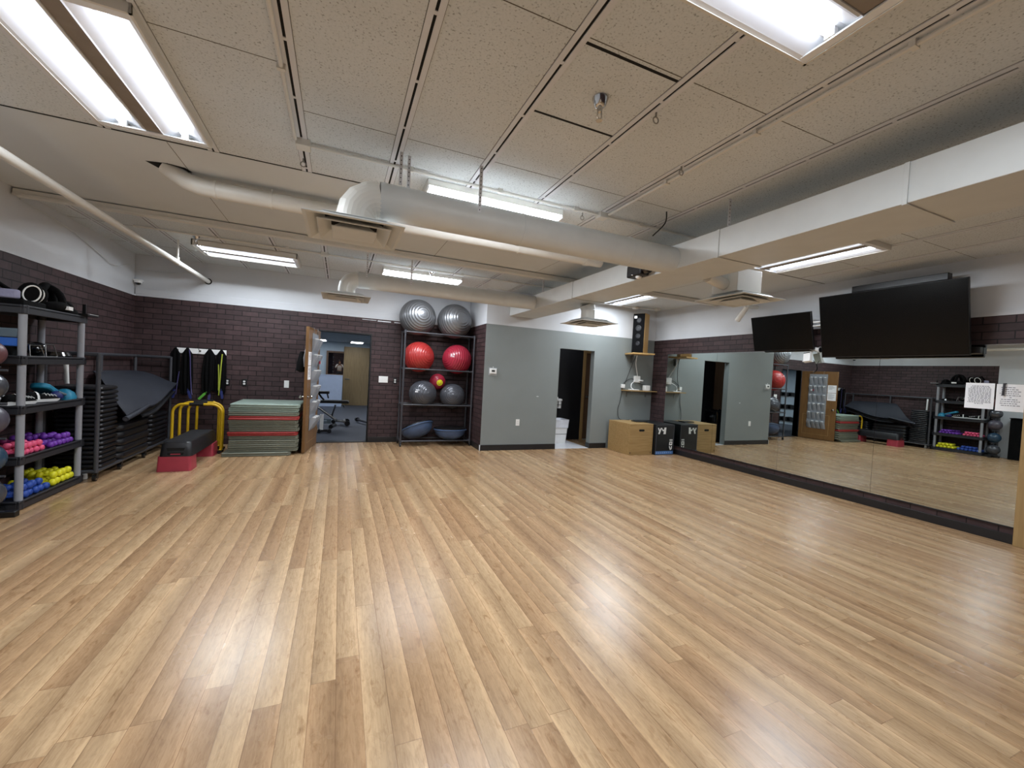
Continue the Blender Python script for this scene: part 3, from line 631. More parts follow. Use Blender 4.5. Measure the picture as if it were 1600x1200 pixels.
q = MB(); q.bx(5.76, 5.91, 7.0, D2 - .001, 1.39, 1.53); q.bx(5.86, 5.96, 6.96, 7.03, 1.42, 1.45); solo('power_adapter', q, WPL, 'white power adapter plugged into grey wall above the corner shelf', 'adapter', bevel=.01)
q = MB(); q.bx(5.58, 5.80, 6.88, 6.98, 1.226, 1.246); solo('power_strip', q, WPL, 'white power strip lying on the left of corner wall shelf', 'power strip', bevel=.006)
q = MB(); q.bx(5.45, 5.52, 7.0, D2 - .001, 1.26, 1.34); solo('wall_plug', q, WPL, 'small white plug on the grey wall at the shelf left end', 'plug', bevel=.006)
cable('power_cable', [(5.7, 6.9, 1.96), (5.72, 6.95, 1.8), (5.80, 7.0, 1.62), (5.84, 7.02, 1.53)], .008, WPL, 'white cable hanging from the loudspeaker to the power adapter')
cable('power_cable', [(5.68, 6.9, 1.96), (5.64, 6.97, 1.75), (5.58, 7.02, 1.5), (5.52, 7.03, 1.33)], .006, BLK, 'black cable hanging from the loudspeaker to the small wall plug')
cable('power_cable', [(5.77, 7.0, 1.42), (5.66, 6.97, 1.36), (5.64, 6.95, 1.28), (5.68, 6.93, 1.248)], .008, WPL, 'white looping cable between the power adapter and power strip')
cable('power_cable', [(5.47, 7.03, 1.26), (5.45, 7.04, 1.0), (5.40, 7.04, .8), (5.43, 7.0, .61), (5.6, 6.9, .607)], .006, BLK, 'black cable running down the grey wall onto the wooden plyo box')
cable('power_cable', [(5.5, 7.04, 1.36), (5.7, 7.04, 1.47), (5.9, 7.04, 1.38), (6.05, 7.0, 1.345)], .005, BLK, 'thin black cable drooping behind the router')
# plyo boxes
t = thing('plyo_box', 'light plywood plyometric box with a hand slot', 'plyo box', (5.42, 6.62, 0))
q = MB(); q.bx(5.14, 5.70, 6.29, 6.96, 0, .6); obj('shell', q, PLY, t, bevel=.003)
q = MB(); q.prism(rrect(.13, .042, .02), .002, TR(5.42, 6.2895, .475, rx=PI / 2)); obj('hand_slot', q, DARK, t)
q = MB(); q.prism(rrect(.13, .042, .02), .002, TR(5.1395, 6.62, .475, rz=PI / 2, rx=-PI / 2)); 
q = MB()
for x in (5.17, 5.66):
    q.bx(x - .012, x + .012, 6.288, 6.29, .03, .06)
obj('corner_stain', q, BROWN, t)
t = thing('plyo_box', 'black plyometric box with white marks and a blue bottom stripe', 'plyo box', (5.95, 6.6, 0))
BY = 6.235
q = MB(); q.bx(5.725, 6.19, BY, 6.95, 0, .6); obj('shell', q, M('black_painted_ply', '#17181b', .45), t, bevel=.004)
q = MB(); q.bx(5.735, 6.18, BY - .0015, BY - .0002, .012, .075); obj('blue_stripe', q, M('blue_print', '#4d74ad', .5), t, label='blue stripe along the bottom')
q = MB(); FR = M('grey_edge_print', '#4a4e5a', .5)
q.bx(5.735, 5.741, BY - .0012, BY - .0002, .08, .585); q.bx(6.174, 6.18, BY - .0012, BY - .0002, .08, .585); q.bx(5.735, 6.18, BY - .0012, BY - .0002, .58, .586); obj('edge_line', q, FR, t)
def flat(q, pts, X, h=.0012, m=0): q.prism(pts, h, X, m)
LX = TR(0, BY - .0003, 0, rx=PI / 2); g = lambda *P: [(5.725 + (u - 60) * .00105, .6 - (v - 330) * .00085) for u, v in P][::-1]
q = MB()
flat(q, g((96, 415), (118, 405), (150, 478), (134, 505)), LX); flat(q, g((162, 410), (190, 410), (152, 535), (148, 552), (112, 552), (118, 520)), LX)
flat(q, g((176, 408), (196, 412), (222, 455), (250, 446), (247, 478), (214, 488)), LX); flat(q, g((250, 402), (298, 400), (290, 553), (236, 553)), LX)
obj('logo', q, WPL, t, label='white angular letter M logo')
q = MB()
flat(q, g((395, 680), (468, 680), (466, 692), (394, 692)), LX); flat(q, g((394, 698), (466, 698), (465, 708), (394, 708)), LX)
flat(q, g((393, 730), (466, 730), (464, 755), (392, 755)), LX); flat(q, g((389, 785), (463, 785), (462, 815), (387, 815)), LX); flat(q, g((392, 755), (414, 755), (412, 785), (390, 785)), LX); flat(q, g((446, 755), (465, 755), (463, 785), (444, 785)), LX)
flat(q, g((388, 835), (408, 835), (420, 880), (398, 890)), LX); flat(q, g((398, 880), (425, 870), (440, 925), (418, 925)), LX); flat(q, g((440, 835), (462, 835), (456, 915), (436, 900)), LX)
obj('icon_marks', q, WPL, t)
q = MB(); X = TR(5.76, BY - .0016, .03, rx=PI / 2)
for i in range(8): flat(q, [(.05 * i, 0), (.05 * i + .02, 0), (.05 * i + .02, .025), (.05 * i, .025)], X, .0006)
obj('stripe_marks', q, M('pale_blue_print', '#86a6d6', .5), t)
q = MB(); q.bx(5.50, 5.78, 6.55, 6.72, .602, .618); q.bx(5.62, 5.74, 6.6, 6.68, .618, .622, 1); solo('remote_pad', q, [BLK, DGREY], 'flat black device lying across the tops of both plyo boxes', 'device', bevel=.004)

# ------------------------------------------------------------------ wash room beyond the grey doorway
WR = 8.1
m = MB(); m.bx(3.2, 6.4, D2, WR + .1, -.1, -.002); m.bx(GX0, GX1, D2 + .01, WR, -.002, .004); struct('floor_washroom', m, TILEF)
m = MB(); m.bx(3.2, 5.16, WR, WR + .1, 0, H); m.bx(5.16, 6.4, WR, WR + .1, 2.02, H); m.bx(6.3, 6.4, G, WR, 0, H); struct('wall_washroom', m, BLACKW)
m = MB(); m.bx(3.1, 3.2, G, WR + .1, 0, H); struct('wall_hall', m, BROWN)
m = MB(); m.bx(3.1, 6.4, G, WR + .1, 2.5, 2.55); struct('ceiling_washroom', m, DRY)
d = MB(); d.bx(5.24, 6.05, WR + .02, WR + .06, .01, 2.0); dr = struct('door_1', d, BROWN); 
q = MB(); q.tube([(5.32, WR + .02, .99), (5.32, WR - .04, .99), (5.44, WR - .04, .985)], .011, 8); q.lathe([(.03, 0), (.03, .01)], 14, TR(5.32, WR + .02, .99, rx=PI / 2)); obj('lever_handle', q, METAL, dr)
m = MB(); m.bx(5.16, 5.235, WR - .015, WR + .1, 0, 2.02); m.bx(5.16, 6.15, WR - .015, WR + .1, 2.0, 2.06); m.bx(6.06, 6.13, WR - .015, WR + .1, 0, 2.02); struct('trim_11', m, FRAMEW)
t = thing('waste_bin', 'white waste bin with a white liner inside the grey wall doorway', 'bin', (4.40, 7.78, .004))
q = MB(); q.loft([[Vector((4.40 + a * s, 7.78 + b * s, z)) for a, b in rrect(1, 1, .15)] for s, z in ((.30, .005), (.36, .40))]); obj('body', q, WPL, t)
q = MB(); q.loft([[Vector((4.40 + a * s, 7.78 + b * s, z + (.01 * math.sin(5 * i) if z < .5 else 0))) for i, (a, b) in enumerate(rrect(1, 1, .15))] for s, z in ((.372, .34), (.392, .5), (.40, .51), (.385, .512), (.36, .42))], cap=False); obj('liner', q, M('white_bin_bag', '#e4e7ee', .3), t)
q = MB(); q.loft([[Vector((4.40 + a * s, 7.78 + b * s, z)) for a, b in rrect(1, 1, .15)] for s, z in ((.335, .2), (.337, .208))]); obj('rim_line', q, DGREY, t)
q = MB(); q.bx(4.32, 4.60, 7.98, WR - .001, .70, .72); q.bx(4.34, 4.36, 8.0, WR - .001, .58, .70); solo('wall_ledge', q, BLK, 'small black ledge on the dark washroom wall holding a white bucket', 'ledge')
t = thing('wipe_bucket', 'white wipes bucket with a wide rim above the white waste bin', 'bucket', (4.55, 8.03, .722))
q = MB(); q.lathe([(.055, .0), (.06, .16), (.075, .165), (.075, .2), (.05, .21)], 20, TR(4.54, 8.02, .722)); q.tube([(4.5,8.02,.93),(4.5,8.02,.97)],.015,8); obj('tub', q, WPL, t)
q = MB(); q.tube([(4.54 + .062 * math.cos(a), 8.02 + .062 * math.sin(a), .80) for a in [k * PI / 8 for k in range(16)]], .005, 6, closed=True); q.tube([(4.50, 7.96, .75), (4.50, 7.955, .87), (4.54, 7.95, .9), (4.58, 7.955, .87), (4.58, 7.96, .75)], .005, 6); obj('wire_holder', q, BLK, t)
t = thing('black_bag_bin', 'bin lined with a shiny black bag, seen in the mirror through grey doorway', 'bin', (3.62, 7.6, .001))
q = MB(); q.loft([[Vector((3.62 + a * s, 7.6 + b * s, z)) for a, b in rrect(1, 1, .2)] for s, z in ((.34, 0), (.42, .72))]); obj('body', q, BLK, t)
q = MB(); q.loft([[Vector((3.62 + a * s * (1 + .05 * math.sin(7 * i + z * 20)), 7.6 + b * s, z + .02 * math.sin(3 * i))) for i, (a, b) in enumerate(rrect(1, 1, .2, 6))] for s, z in ((.44, .5), (.46, .65), (.47, .76), (.42, .79), (.36, .7))], cap=False); obj('bag', q, BLKG, t)
q = MB(); q.bx(3.2, 3.206, 7.5, 7.66, 1.38, 1.6); X = TR(3.206, 7.58, 1.49, rz=PI / 2, rx=PI / 2); 
q.lathe([(.012, 0), (.012, .002)], 12, X @ TR(0, .06, 0), 1); q.prism([(-.025, .04), (.025, .04), (.03, -.01), (.012, -.01), (.012, -.07), (-.012, -.07), (-.012, -.01), (-.03, -.01)], .002, X, 1)
solo('restroom_sign', q, [BLK, WPL], 'black restroom sign with a white figure, seen in the mirror', 'sign')
t = thing('washroom_light', 'small ceiling light inside the washroom beyond the grey doorway', 'ceiling light', (4.5, 7.6, 2.47))
q = MB(); q.bx(4.1, 4.9, 7.5, 7.7, 2.485, 2.499); obj('housing', q, DUCTW, t)
q = MB(); q.bx(4.12, 4.88, 7.52, 7.68, 2.475, 2.485); obj('diffuser_panel', q, EM('washroom_lamp', '#eef2ff', 9.0), t)

# ------------------------------------------------------------------ ball rack in the alcove
t = thing('ball_rack', 'tall dark tube rack full of exercise balls beside the grey wall', 'ball rack', (1.73, 7.75, 0))
BX0, BX1, BY0, BY1 = 1.065, 2.365, 7.57, 7.93
for x in (BX0, BX1):
    for y in (BY0, BY1):
        q = MB(); q.tube([(x, y, .05), (x, y, 2.10)], .017, 12); obj('post', q, DGREY, t)
        q = MB(); q.tube([(x - .012, y, .026), (x + .012, y, .026)], .025, 14); q.bx(x - .02, x + .02, y - .012, y + .012, .026, .06); obj('caster', q, BLK, t)
for z in (.10, .765, 1.42, 2.085):
    for y in (BY0, BY1):
        q = MB(); q.tube([(BX0 + .0165, y, z), (BX1 - .0165, y, z)], .016, 12); obj('rail', q, DGREY, t)
    for x in (BX0, BX1):
        q = MB(); q.tube([(x, BY0 + .0165, z), (x, BY1 - .0165, z)], .016, 12); q.tube([(x, BY0, z - .03), (x, BY0, z + .03)], .023, 12); q.tube([(x, BY1, z - .03), (x, BY1, z + .03)], .023, 12); obj('side_rail', q, DGREY, t)
def exball(x, r, zr, mat, label, y=7.75, tilt=0, valve=True, off=.18):
    z = zr + .015 + math.sqrt(max(.0001, (r + .001) ** 2 - off ** 2)) if off else zr + r
    t = thing('exercise_ball', label, 'exercise ball', (x, y, z - r), 'exercise balls on the tube rack')
    X = Matrix.Rotation(tilt, 4, 'Z') @ Matrix.Rotation(PI / 2 - .15, 4, 'X')
    q = MB(); pr = []
    n = 96
    for i in range(n + 1):
        a = PI * i / n; d = .0035 * r / .3 * (math.cos(a * 40) if .25 < a < PI - .25 else 0); pr.append((max(1e-4, (r + d) * math.sin(a)), -(r + d) * math.cos(a)))
    q.lathe(pr, 48, Matrix.Translation((x, y, z)) @ X); sh = obj('shell', q, mat, t, angle=180)
    if valve:
        q = MB(); q.lathe([(.018, 0), (.018, .003), (.008, .005)], 14, Matrix.Translation((x, y, z)) @ X @ TR(0, 0, r - .002)); obj('valve', q, mat, sh)
    return t
b = exball(1.30, .328, 2.085, SILV, 'large silver exercise ball on top of the tube rack, left one', tilt=.15)
exball(2.00, .325, 2.085, SILV, 'large silver exercise ball on top of the tube rack, right one', tilt=.25)
exball(1.355, .278, 1.42, REDB, 'orange-red exercise ball on the upper rack shelf behind the left post', tilt=.6)
t = exball(2.085, .278, 1.42, REDB2, 'crimson exercise ball with pale marks on the upper rack shelf, right', tilt=-1.2, valve=False)
def onball(t, c, r, pts, mat, name, az, el):
    q = MB(); X = Matrix.Translation(c) @ Matrix.Rotation(az, 4, 'Z') @ Matrix.Rotation(-el, 4, 'X')
    for poly in pts:
        vs = []
        for a, b in poly:
            v = Vector((a, -math.sqrt(max(0, r * r - a * a - b * b)) - .0045, b)); vs.append(X @ v)
        if len(vs) > 6:
            n = len(vs); vs.append(X @ Vector((0, -r - .004, 0))); q.add(vs, [(n, i, (i + 1) % n) for i in range(n)])
        else: q.add(vs, [tuple(range(len(vs)))])
    obj(name, q, mat, t)
ZR = 1.42 + .015 + math.sqrt(.286 ** 2 - .18 ** 2)
onball(t, (2.085, 7.75, ZR), .278, [[(-.02, -.03), (-.008, -.03), (-.008, .03), (-.02, .03)], [(.01, -.03), (.05, -.03), (.05, -.02), (.02, -.02), (.02, .03), (.01, .03)], [(.03, 0), (.05, 0), (.05, .03), (.04, .03)]], PAPER, 'printed_mark', -.62, .2)
t = exball(1.46, .254, .765, GBALL, 'gunmetal exercise ball with white print on the middle rack shelf, left', tilt=.3)
ZR = .765 + .015 + math.sqrt(.259 ** 2 - .18 ** 2)
onball(t, (1.46, 7.75, ZR), .254, [[(-.04, -.01), (.03, -.01), (.03, .0), (-.04, .0)], [(-.05, -.05), (-.02, -.05), (-.02, -.025), (-.05, -.025)], [(-.01, -.05), (.005, -.05), (.005, -.025), (-.01, -.025)]], PAPER, 'printed_mark', -.55, .32)
exball(2.03, .238, .765, GBALL, 'gunmetal exercise ball on the middle rack shelf, right one', tilt=-.2)
t = exball(1.76, .15, 1.05, REDB2, 'small dark red ball with yellow patch wedged behind the gunmetal balls', y=7.90, off=0, valve=False)
onball(t, (1.76, 7.90, 1.20), .15, [[(.06 * math.cos(a), .06 * math.sin(a)) for a in [k * PI / 8 for k in range(16)]]], YELN, 'yellow_patch', .1, -.12)
def bosu(x, y, z, tx, ty, label):
    t = thing('balance_dome', label, 'balance dome', (x, y, z), 'balance domes')
    X = TR(x, y, z, rx=tx, ry=ty)
    q = MB(); q.lathe([(.001, 0), (.12, .008), (.2, .035), (.265, .09), (.295, .16), (.30, .19)], 40, X); obj('dome', q, BOSU, t, angle=60)
    q = MB(); q.lathe([(.305, .175), (.32, .185), (.32, .2), (.30, .21)], 40, X); obj('rim', q, BOSU, t)
    q = MB(); q.lathe([(.308, .202), (.308, .225), (.29, .235), (.001, .235)], 40, X); obj('platform', q, BLK, t)
bosu(1.44, 7.745, .150, -.36, -.30, 'blue balance dome lying tilted on the bottom rack shelf, left')
bosu(2.02, 7.745, .10, -.04, 0, 'blue balance dome lying level on the bottom rack shelf, right')

# ------------------------------------------------------------------ open oak door with pocket organizer
DX = TR(-.345, 8.075, 0, rz=math.atan2(-.955, -.135))
d = MB(); d.bx(.03, .945, -.021, .021, .012, 1.99, 0, DX); dr = struct('door_2', d, OAK, bevel=.003)
q = MB()
for s in (-1, 1):
    q.lathe([(.028, 0), (.028, .006), (.011, .012), (.011, .035), (.026, .045), (.03, .06), (.022, .074), (.001, .078)], 18, DX @ TR(.885, s * .021, .89, rx=-s * PI / 2))
obj('door_knob', q, CHROME, dr)
q = MB()
for z in (.25, 1.0, 1.75): q.tube([DX @ Vector((.03, .026, z - .045)), DX @ Vector((.03, .026, z + .045))], .007, 8)
obj('hinge', q, CHROME, dr)
q = MB()
for a, b, c, e in ((.12, .80, .14, .148), (.12, .80, .72, .728), (.12, .128, .14, .72), (.792, .80, .14, .72)): q.bx(a, b, .0205, .0225, c, e, 0, DX)
obj('panel_scribe', q, FRAMEW, dr)
t = thing('door_organizer', 'grey cloth pocket organizer hanging on the open oak door', 'organizer', DX @ Vector((.46, .03, .35)))
q = MB(); q.bx(.235, .70, .0235, .027, .36, 1.91, 0, DX); obj('back_cloth', q, PKT, t)
q = MB()
for a in (.32, .6): q.tube([DX @ Vector((a, .025, 1.89)), DX @ Vector((a, .028, 2.0)), DX @ Vector((a, -.024, 2.0)), DX @ Vector((a, -.026, 1.93))], .004, 6)
obj('over_door_hook', q, METAL, t)
CORD = ['nearest the hinge', 'second from the hinge', 'third from the hinge', 'nearest the knob']; ROWN = ['top', 'second', 'third', 'fourth', 'fifth', 'bottom']
for r in range(6):
    for c in range(4):
        a = .24 + .116 * c; zt = 1.81 - .256 * r; dd = random.uniform(.075, .095) + (.02 if r == 5 else 0); sk = .03 * (r == 5)
        q = MB(); rings = []
        for s, z in ((.02, zt - .205), (.45, zt - .13), (.8, zt - .05), (1, zt)):
            rings.append([DX @ Vector((a + .056 + u * .052 + sk * (1 - s), .028 + v * dd * s, z)) for u, v in ((-1, 0), (-.98, .55), (-.55, .95), (.55, .95), (.98, .55), (1, 0))])
        q.loft(rings, cap=False)
        rin = [[DX @ Vector((a + .056 + u * .047, .030 + v * (dd - .01) * .97, z)) for u, v in ((-1, 0), (-.98, .55), (-.55, .95), (.55, .95), (.98, .55), (1, 0))] for z in (zt, zt - .04)]
        q.loft(rin, cap=True); obj('pocket', q, PKT, t)
        if (r, c) in ((5, 0), (2, 2), (4, 1)): continue
        q = MB(); X = DX @ TR(a + .056 + random.uniform(-.008, .008), .028 + dd * .5, zt - .03, rx=-.12)
        q.lathe([(.028, 0), (.032, .03), (.032, .042), (.02, .047), (.001, .048)], 14, X)
        solo('rolled_packet', q, [WPL], 'white rolled packet in the %s pocket row, %s' % (ROWN[r], CORD[c]), 'packet', 'packets in the door pockets')
q = MB()
X = DX @ TR(.70, .10, 1.415); q.bx(-.38, -.35, -.02, .0, -.0, .05, 0, X); q.bx(-.33, -.31, -.02, .0, .0, .05, 1, X)
solo('key_tag', q, [WPL, RED], 'small red and white tags sticking out of a middle door pocket', 'tag')
for z0, z1, lab in ((1.385, 1.60, 'upper white notice taped to the oak door near its knob edge'), (1.16, 1.375, 'lower white notice taped to the oak door, below another notice')):
    t = thing('paper_notice', lab, 'notice', DX @ Vector((.82, .022, z0)), 'notices on the oak door')
    q = MB(); q.bx(.715, .925, .0215, .0225, z0, z1, 0, DX); sheet = obj('sheet', q, PAPER, t)
    q = MB()
    for i in range(9 if z0 < 1.3 else 6): q.bx(.735, .735 + random.uniform(.08, .16), .0226, .0231, z1 - .03 - .018 * i, z1 - .024 - .018 * i, 0, DX)
    obj('printed_text', q, INK, sheet)
t = thing('drawstring_bag', 'black bag with grey cords hanging behind the open oak door', 'bag', DX @ Vector((.78, -.1, 1.27)))
q = MB(); q.loft([[DX @ Vector((.78 + math.cos(a) * rx, -.10 + math.sin(a) * ry, z)) for a in [k * PI / 8 for k in range(16)]] for rx, ry, z in ((.05, .03, 1.27), (.14, .075, 1.30), (.13, .07, 1.42), (.07, .045, 1.54), (.05, .03, 1.60))]); obj('bag_body', q, BLKM, t)
q = MB()
for k in range(4): q.tube([DX @ Vector((.80 + .03 * k, -.03, 1.62)), DX @ Vector((.82 + .035 * k, -.045, 1.5)), DX @ Vector((.80 + .03 * k, -.04, 1.36))], .006, 6)
q.tube([DX @ Vector((.80, -.022, 1.64)), DX @ Vector((.80, -.05, 1.64)), DX @ Vector((.80, -.06, 1.6))], .006, 6)
obj('cord', q, M('grey_cord', '#9c9ca0', .6), t)

# ------------------------------------------------------------------ gym mats, hurdles, step, strap rack
seq = ['o', 'o', 'o', 'o', 'o', 'r', 'o', 'o', 'o', 'r', 'o', 's', 's']
z = .001
for i, k in enumerate(seq):
    h = .058; dx, dy = random.uniform(-.012, .012), random.uniform(-.015, .015)
    if i == 0: dx, dy = -.06, -.05
    x0, x1, y0, y1 = -1.46 + dx, -.565 + dx + (-.03 if i == 0 else 0), 7.06 + dy, 7.94 + dy
    names = {'o': 'olive', 'r': 'red', 's': 'sage green'}
    fr = i; up = len(seq) - 1 - i
    if k == 'r': lab = 'red folded gym mat in the mat stack, the %s one' % ('lower' if i < 7 else 'upper')
    elif i == 0: lab = 'olive folded gym mat at the bottom of stack, sticking out left'
    elif k == 's': lab = 'sage green folded gym mat, %s of the mat stack' % ('topmost' if up == 0 else 'second from top')
    else: lab = 'olive folded gym mat in the stack, %s from bottom' % ORD[i]
    t = thing('gym_mat', lab, 'gym mat', ((x0 + x1) / 2, (y0 + y1) / 2, z), 'folded gym mats in the stack')
    mt = {'o': OLIVE, 'r': MRED, 's': SAGE}[k]
    q = MB(); hh = h / 2
    sag = [random.uniform(-.003, .003) for _ in range(9)]
    for a in (0, 1):
        zz0, zz1 = z + a * hh + .0008, z + (a + 1) * hh - .0012
        e = random.uniform(-.006, .006)
        q.prism(rrect(x1 - x0 - .01, y1 - y0, .012, 2), zz1 - zz0, TR((x0 + x1) / 2 + e, (y0 + y1) / 2 + e, zz0))
    obj('folded_pad', q, mt, t, bevel=.008)
    q = MB(); q.tube([(x1 - .004, y0 + .01, z + hh), (x1 - .004, y1 - .01, z + hh)], hh - .002, 10, flat=1); obj('fold_edge', q, mt, t)
    z += h + .0015
def hurdle(xl, xr, y, h, label):
    t = thing('training_hurdle', label, 'hurdle', ((xl + xr) / 2, y, 0), 'yellow hurdles')
    R = .13; P = [(xl, y, .045), (xl, y, h - R)] + [tuple(p) for p in arc((xl + R, y, h - R), R, PI, PI / 2, (1, 0, 0), (0, 0, 1), 6)][1:] + [tuple(p) for p in arc((xr - R, y, h - R), R, PI / 2, 0, (1, 0, 0), (0, 0, 1), 6)] + [(xr, y, .045)]
    q = MB(); q.tube(P, .019, 12); obj('frame', q, YEL, t)
    q = MB(); q.tube([((xl + xr) / 2 - .10, y, h), ((xl + xr) / 2 + .07, y, h)], .026, 14); obj('pad', q, BLK, t)
    for x in (xl, xr):
        q = MB(); q.tube([(x, y - .07, .03), (x, y - .05, .045), (x, y + .05, .045), (x, y + .07, .03)], .017, 10); fb = obj('foot_bar', q, YEL, t)
        for s in (-1, 1):
            q = MB(); q.tube([(x, y + s * .05, .028), (x, y + s * .09, .028)], .026, 12); obj('rubber_foot', q, BLK, fb)
hurdle(-2.20, -1.60, 7.36, .725, 'front yellow hurdle of the four beside the mat stack')
hurdle(-2.165, -1.625, 7.54, .735, 'second yellow hurdle from the front, below the hanging straps')
hurdle(-2.11, -1.70, 7.71, .72, 'third yellow hurdle from the front, below the hanging straps')
hurdle(-2.045, -1.755, 7.88, .73, 'rear yellow hurdle nearest the brick wall')
t = thing('aerobic_step', 'black aerobic step platform on red risers in front of the hurdles', 'aerobic step', (-1.83, 6.78, 0))
def riser(cx, cy, w, d):
    q = MB(); q.loft([[Vector((cx + a, cy + b, z)) for a, b in rrect(w * s, d * s, .03)] for s, z in ((1.06, 0), (1.0, .185))]); q.loft([[Vector((cx + a, cy + b, z)) for a, b in rrect(w * s, d * s, .03)] for s, z in ((.95, .184), (.94, .186))])
    obj('riser', q, RED, t, bevel=.004)
riser(-1.83, 6.345, .33, .25); riser(-1.80, 7.22, .33, .25)
q = MB(); cx, cy = -1.815, 6.78
def dring(w, d, z, sh=0): return [Vector((cx + a + (b * .0), cy + b, z)) for a, b in rrect(w, d, .05, 5)]
q.loft([dring(.335, 1.13, .186), dring(.325, 1.12, .25), dring(.30, 1.10, .335), dring(.275, 1.07, .358), dring(.25, 1.04, .362)]); obj('deck', q, STEPB, t)
q = MB()
for i in range(26): q.tube([(cx - .115, cy - .5 + .04 * i, .3625), (cx + .115, cy - .5 + .04 * i, .3625)], .003, 5)
obj('grip_ribs', q, RUB, t)
q = MB(); X = TR(cx, 6.226, .27, rx=PI / 2 - .13)
q.prism([(-.08, -.015), (.08, -.015), (.095, .02), (-.095, .02)], .004, X); q.prism([(-.075, -.068), (.075, -.068), (.085, -.04), (-.085, -.04)], .004, X); q.prism([(-.05, -.062), (.05, -.062), (.05, -.05), (-.05, -.05)], .0055, X, 1)
obj('handle_slot', q, [DARK, RED], t)
t = thing('strap_hook_board', 'white wall board with hooks for straps on the back brick wall', 'hook board', (-2.07, 8.07, 1.47))
q = MB(); q.bx(-2.41, -1.725, 8.066, D1 - .001, 1.47, 1.555); obj('board', q, WPL, t, bevel=.003)
HK = [-2.375, -2.225, -2.08, -1.935, -1.775]
for x in HK:
    q = MB(); q.tube([(x, 8.066, 1.525), (x, 8.03, 1.53), (x, 8.0, 1.54), (x, 7.985, 1.555)], .006, 8); q.lathe([(.016, 0), (.016, .004)], 12, TR(x, 8.066, 1.52, rx=PI / 2)); obj('hook', q, METAL, t)
def strapbundle(x, n, spread, zb, label, mats=None, name='strap_bundle', wd=.018, y=7.995, top=1.548):
    t = thing(name, label, 'straps', (x, y, zb - .03), 'straps on the hook board')
    for i in range(n):
        f = (i + .5) / n * 2 - 1; xx = x + f * spread; zz = zb + random.uniform(0, .06); yy = y + .03 * math.sin(i * 2.1)
        q = MB(); W = .022 + .012 * abs(f)
        P = [(xx - .018, yy, zz), (xx - .03, yy, zz + .25), (x + f * .03 - W, yy, top - .09), (x + f * .012, yy, top), (x + f * .03 + W, yy, top - .09), (xx + .03, yy, zz + .2), (xx + .018, yy + .006, zz), (xx, yy, zz - .02)]
        q.tube(P, wd, 8, closed=True, flat=.28); obj('strap', q, (mats or [BLKM])[i % len(mats or [BLKM])], t)
    return t
strapbundle(HK[0], 3, .035, .92, 'bundle of black straps on the leftmost hook of white board')
strapbundle(HK[1], 4, .05, .84, 'bundle of black straps on the second hook, beside a violet band')
strapbundle(HK[3], 5, .07, .86, 'wide bundle of black straps right of the bare middle hook')
strapbundle(HK[4], 4, .045, .84, 'bundle of black straps on the rightmost hook, behind lime band')
def band(pts, r, mat, label):
    q = MB(); q.tube(pts, r, 8, flat=.4); solo('resistance_band', q, mat, label, 'resistance band', 'coloured bands on the hook board')
band([(-2.19, 7.955, 1.53), (-2.175, 7.95, 1.40), (-2.165, 7.95, 1.15), (-2.145, 7.95, .86), (-2.13, 7.93, .82)], .007, VIOL, 'violet resistance band hanging right of the second strap bundle')
band([(-2.31, 7.95, 1.18), (-2.33, 7.95, 1.0), (-2.34, 7.94, .82)], .006, VIOL, 'short violet-grey band end hanging left of the second strap bundle')
band([(-1.755, 7.955, 1.49), (-1.765, 7.95, 1.3), (-1.775, 7.95, 1.0), (-1.78, 7.94, .82)], .009, LIME, 'lime yellow resistance band hanging in front of the rightmost bundle')
band([(-1.80, 7.95, 1.32), (-1.79, 7.945, 1.1), (-1.785, 7.94, .9)], .008, LIME, 'shorter lime yellow band left of the long lime one')
for i, (x, z, mt, a, lab) in enumerate(((-2.0, .80, GREENC, .7, 'bright green clip hanging over the hurdle pads'), (-1.90, .76, VIOL, .1, 'violet strap end hanging below the wide bundle'), (-1.735, .83, NAVY, -.15, 'navy strap buckle at the bottom of rightmost bundle'), (-2.36, .83, NAVY, .1, 'navy strap buckle below the leftmost strap bundle'), (-2.16, .82, NAVY, -.3, 'navy strap buckle below the second strap bundle'))):
    q = MB(); X = TR(x, 7.93 - .02 * (i % 2), z, ry=a); q.prism(rrect(.034, .13, .014), .012, X @ TR(rx=PI / 2)); q.tube([X @ Vector((-.012, -.006, .06)), X @ Vector((0, -.006, .10)), X @ Vector((.012, -.006, .06))], .004, 6)
    solo('strap_clip', q, mt, lab, 'clip', 'clips hanging from the straps')

# ------------------------------------------------------------------ rolling rack with steps and mats
t = thing('rolling_rack', 'long dark tube rack on casters along the left brick wall', 'rack', (-2.64, 6.9, 0))
CX0, CX1, CY0, CY1 = -2.86, -2.425, 5.895, 7.98
def pipe(name, a, b, r=.021, mat=DGREY): q = MB(); q.tube([a, b], r, 12); obj(name, q, mat, t)
for y in (CY0, 6.95, CY1): pipe('cross_tube', (CX0, y, .105), (CX1, y, .105))
for x in (CX0, CX1): pipe('base_tube', (x, CY0 + .001, .105), (x, CY1, .105))
pipe('post', (CX1, CY0, .09), (CX1, CY0, 1.40)); pipe('post', (CX0, CY0, .09), (CX0, CY0, 1.40)); pipe('post', (CX0, 7.0, .126), (CX0, 7.0, 1.40)); pipe('post', (CX0, CY1, .126), (CX0, CY1, 1.40)); pipe('post', (CX1, CY1, .126), (CX1, CY1, 1.40))
pipe('top_rail', (CX0, CY0, 1.39), (CX1, CY0, 1.39)); pipe('top_rail', (CX0, CY0 + .02, 1.39), (CX0, CY1, 1.39)); pipe('top_rail', (CX0, CY1, 1.39), (CX1, CY1, 1.39))
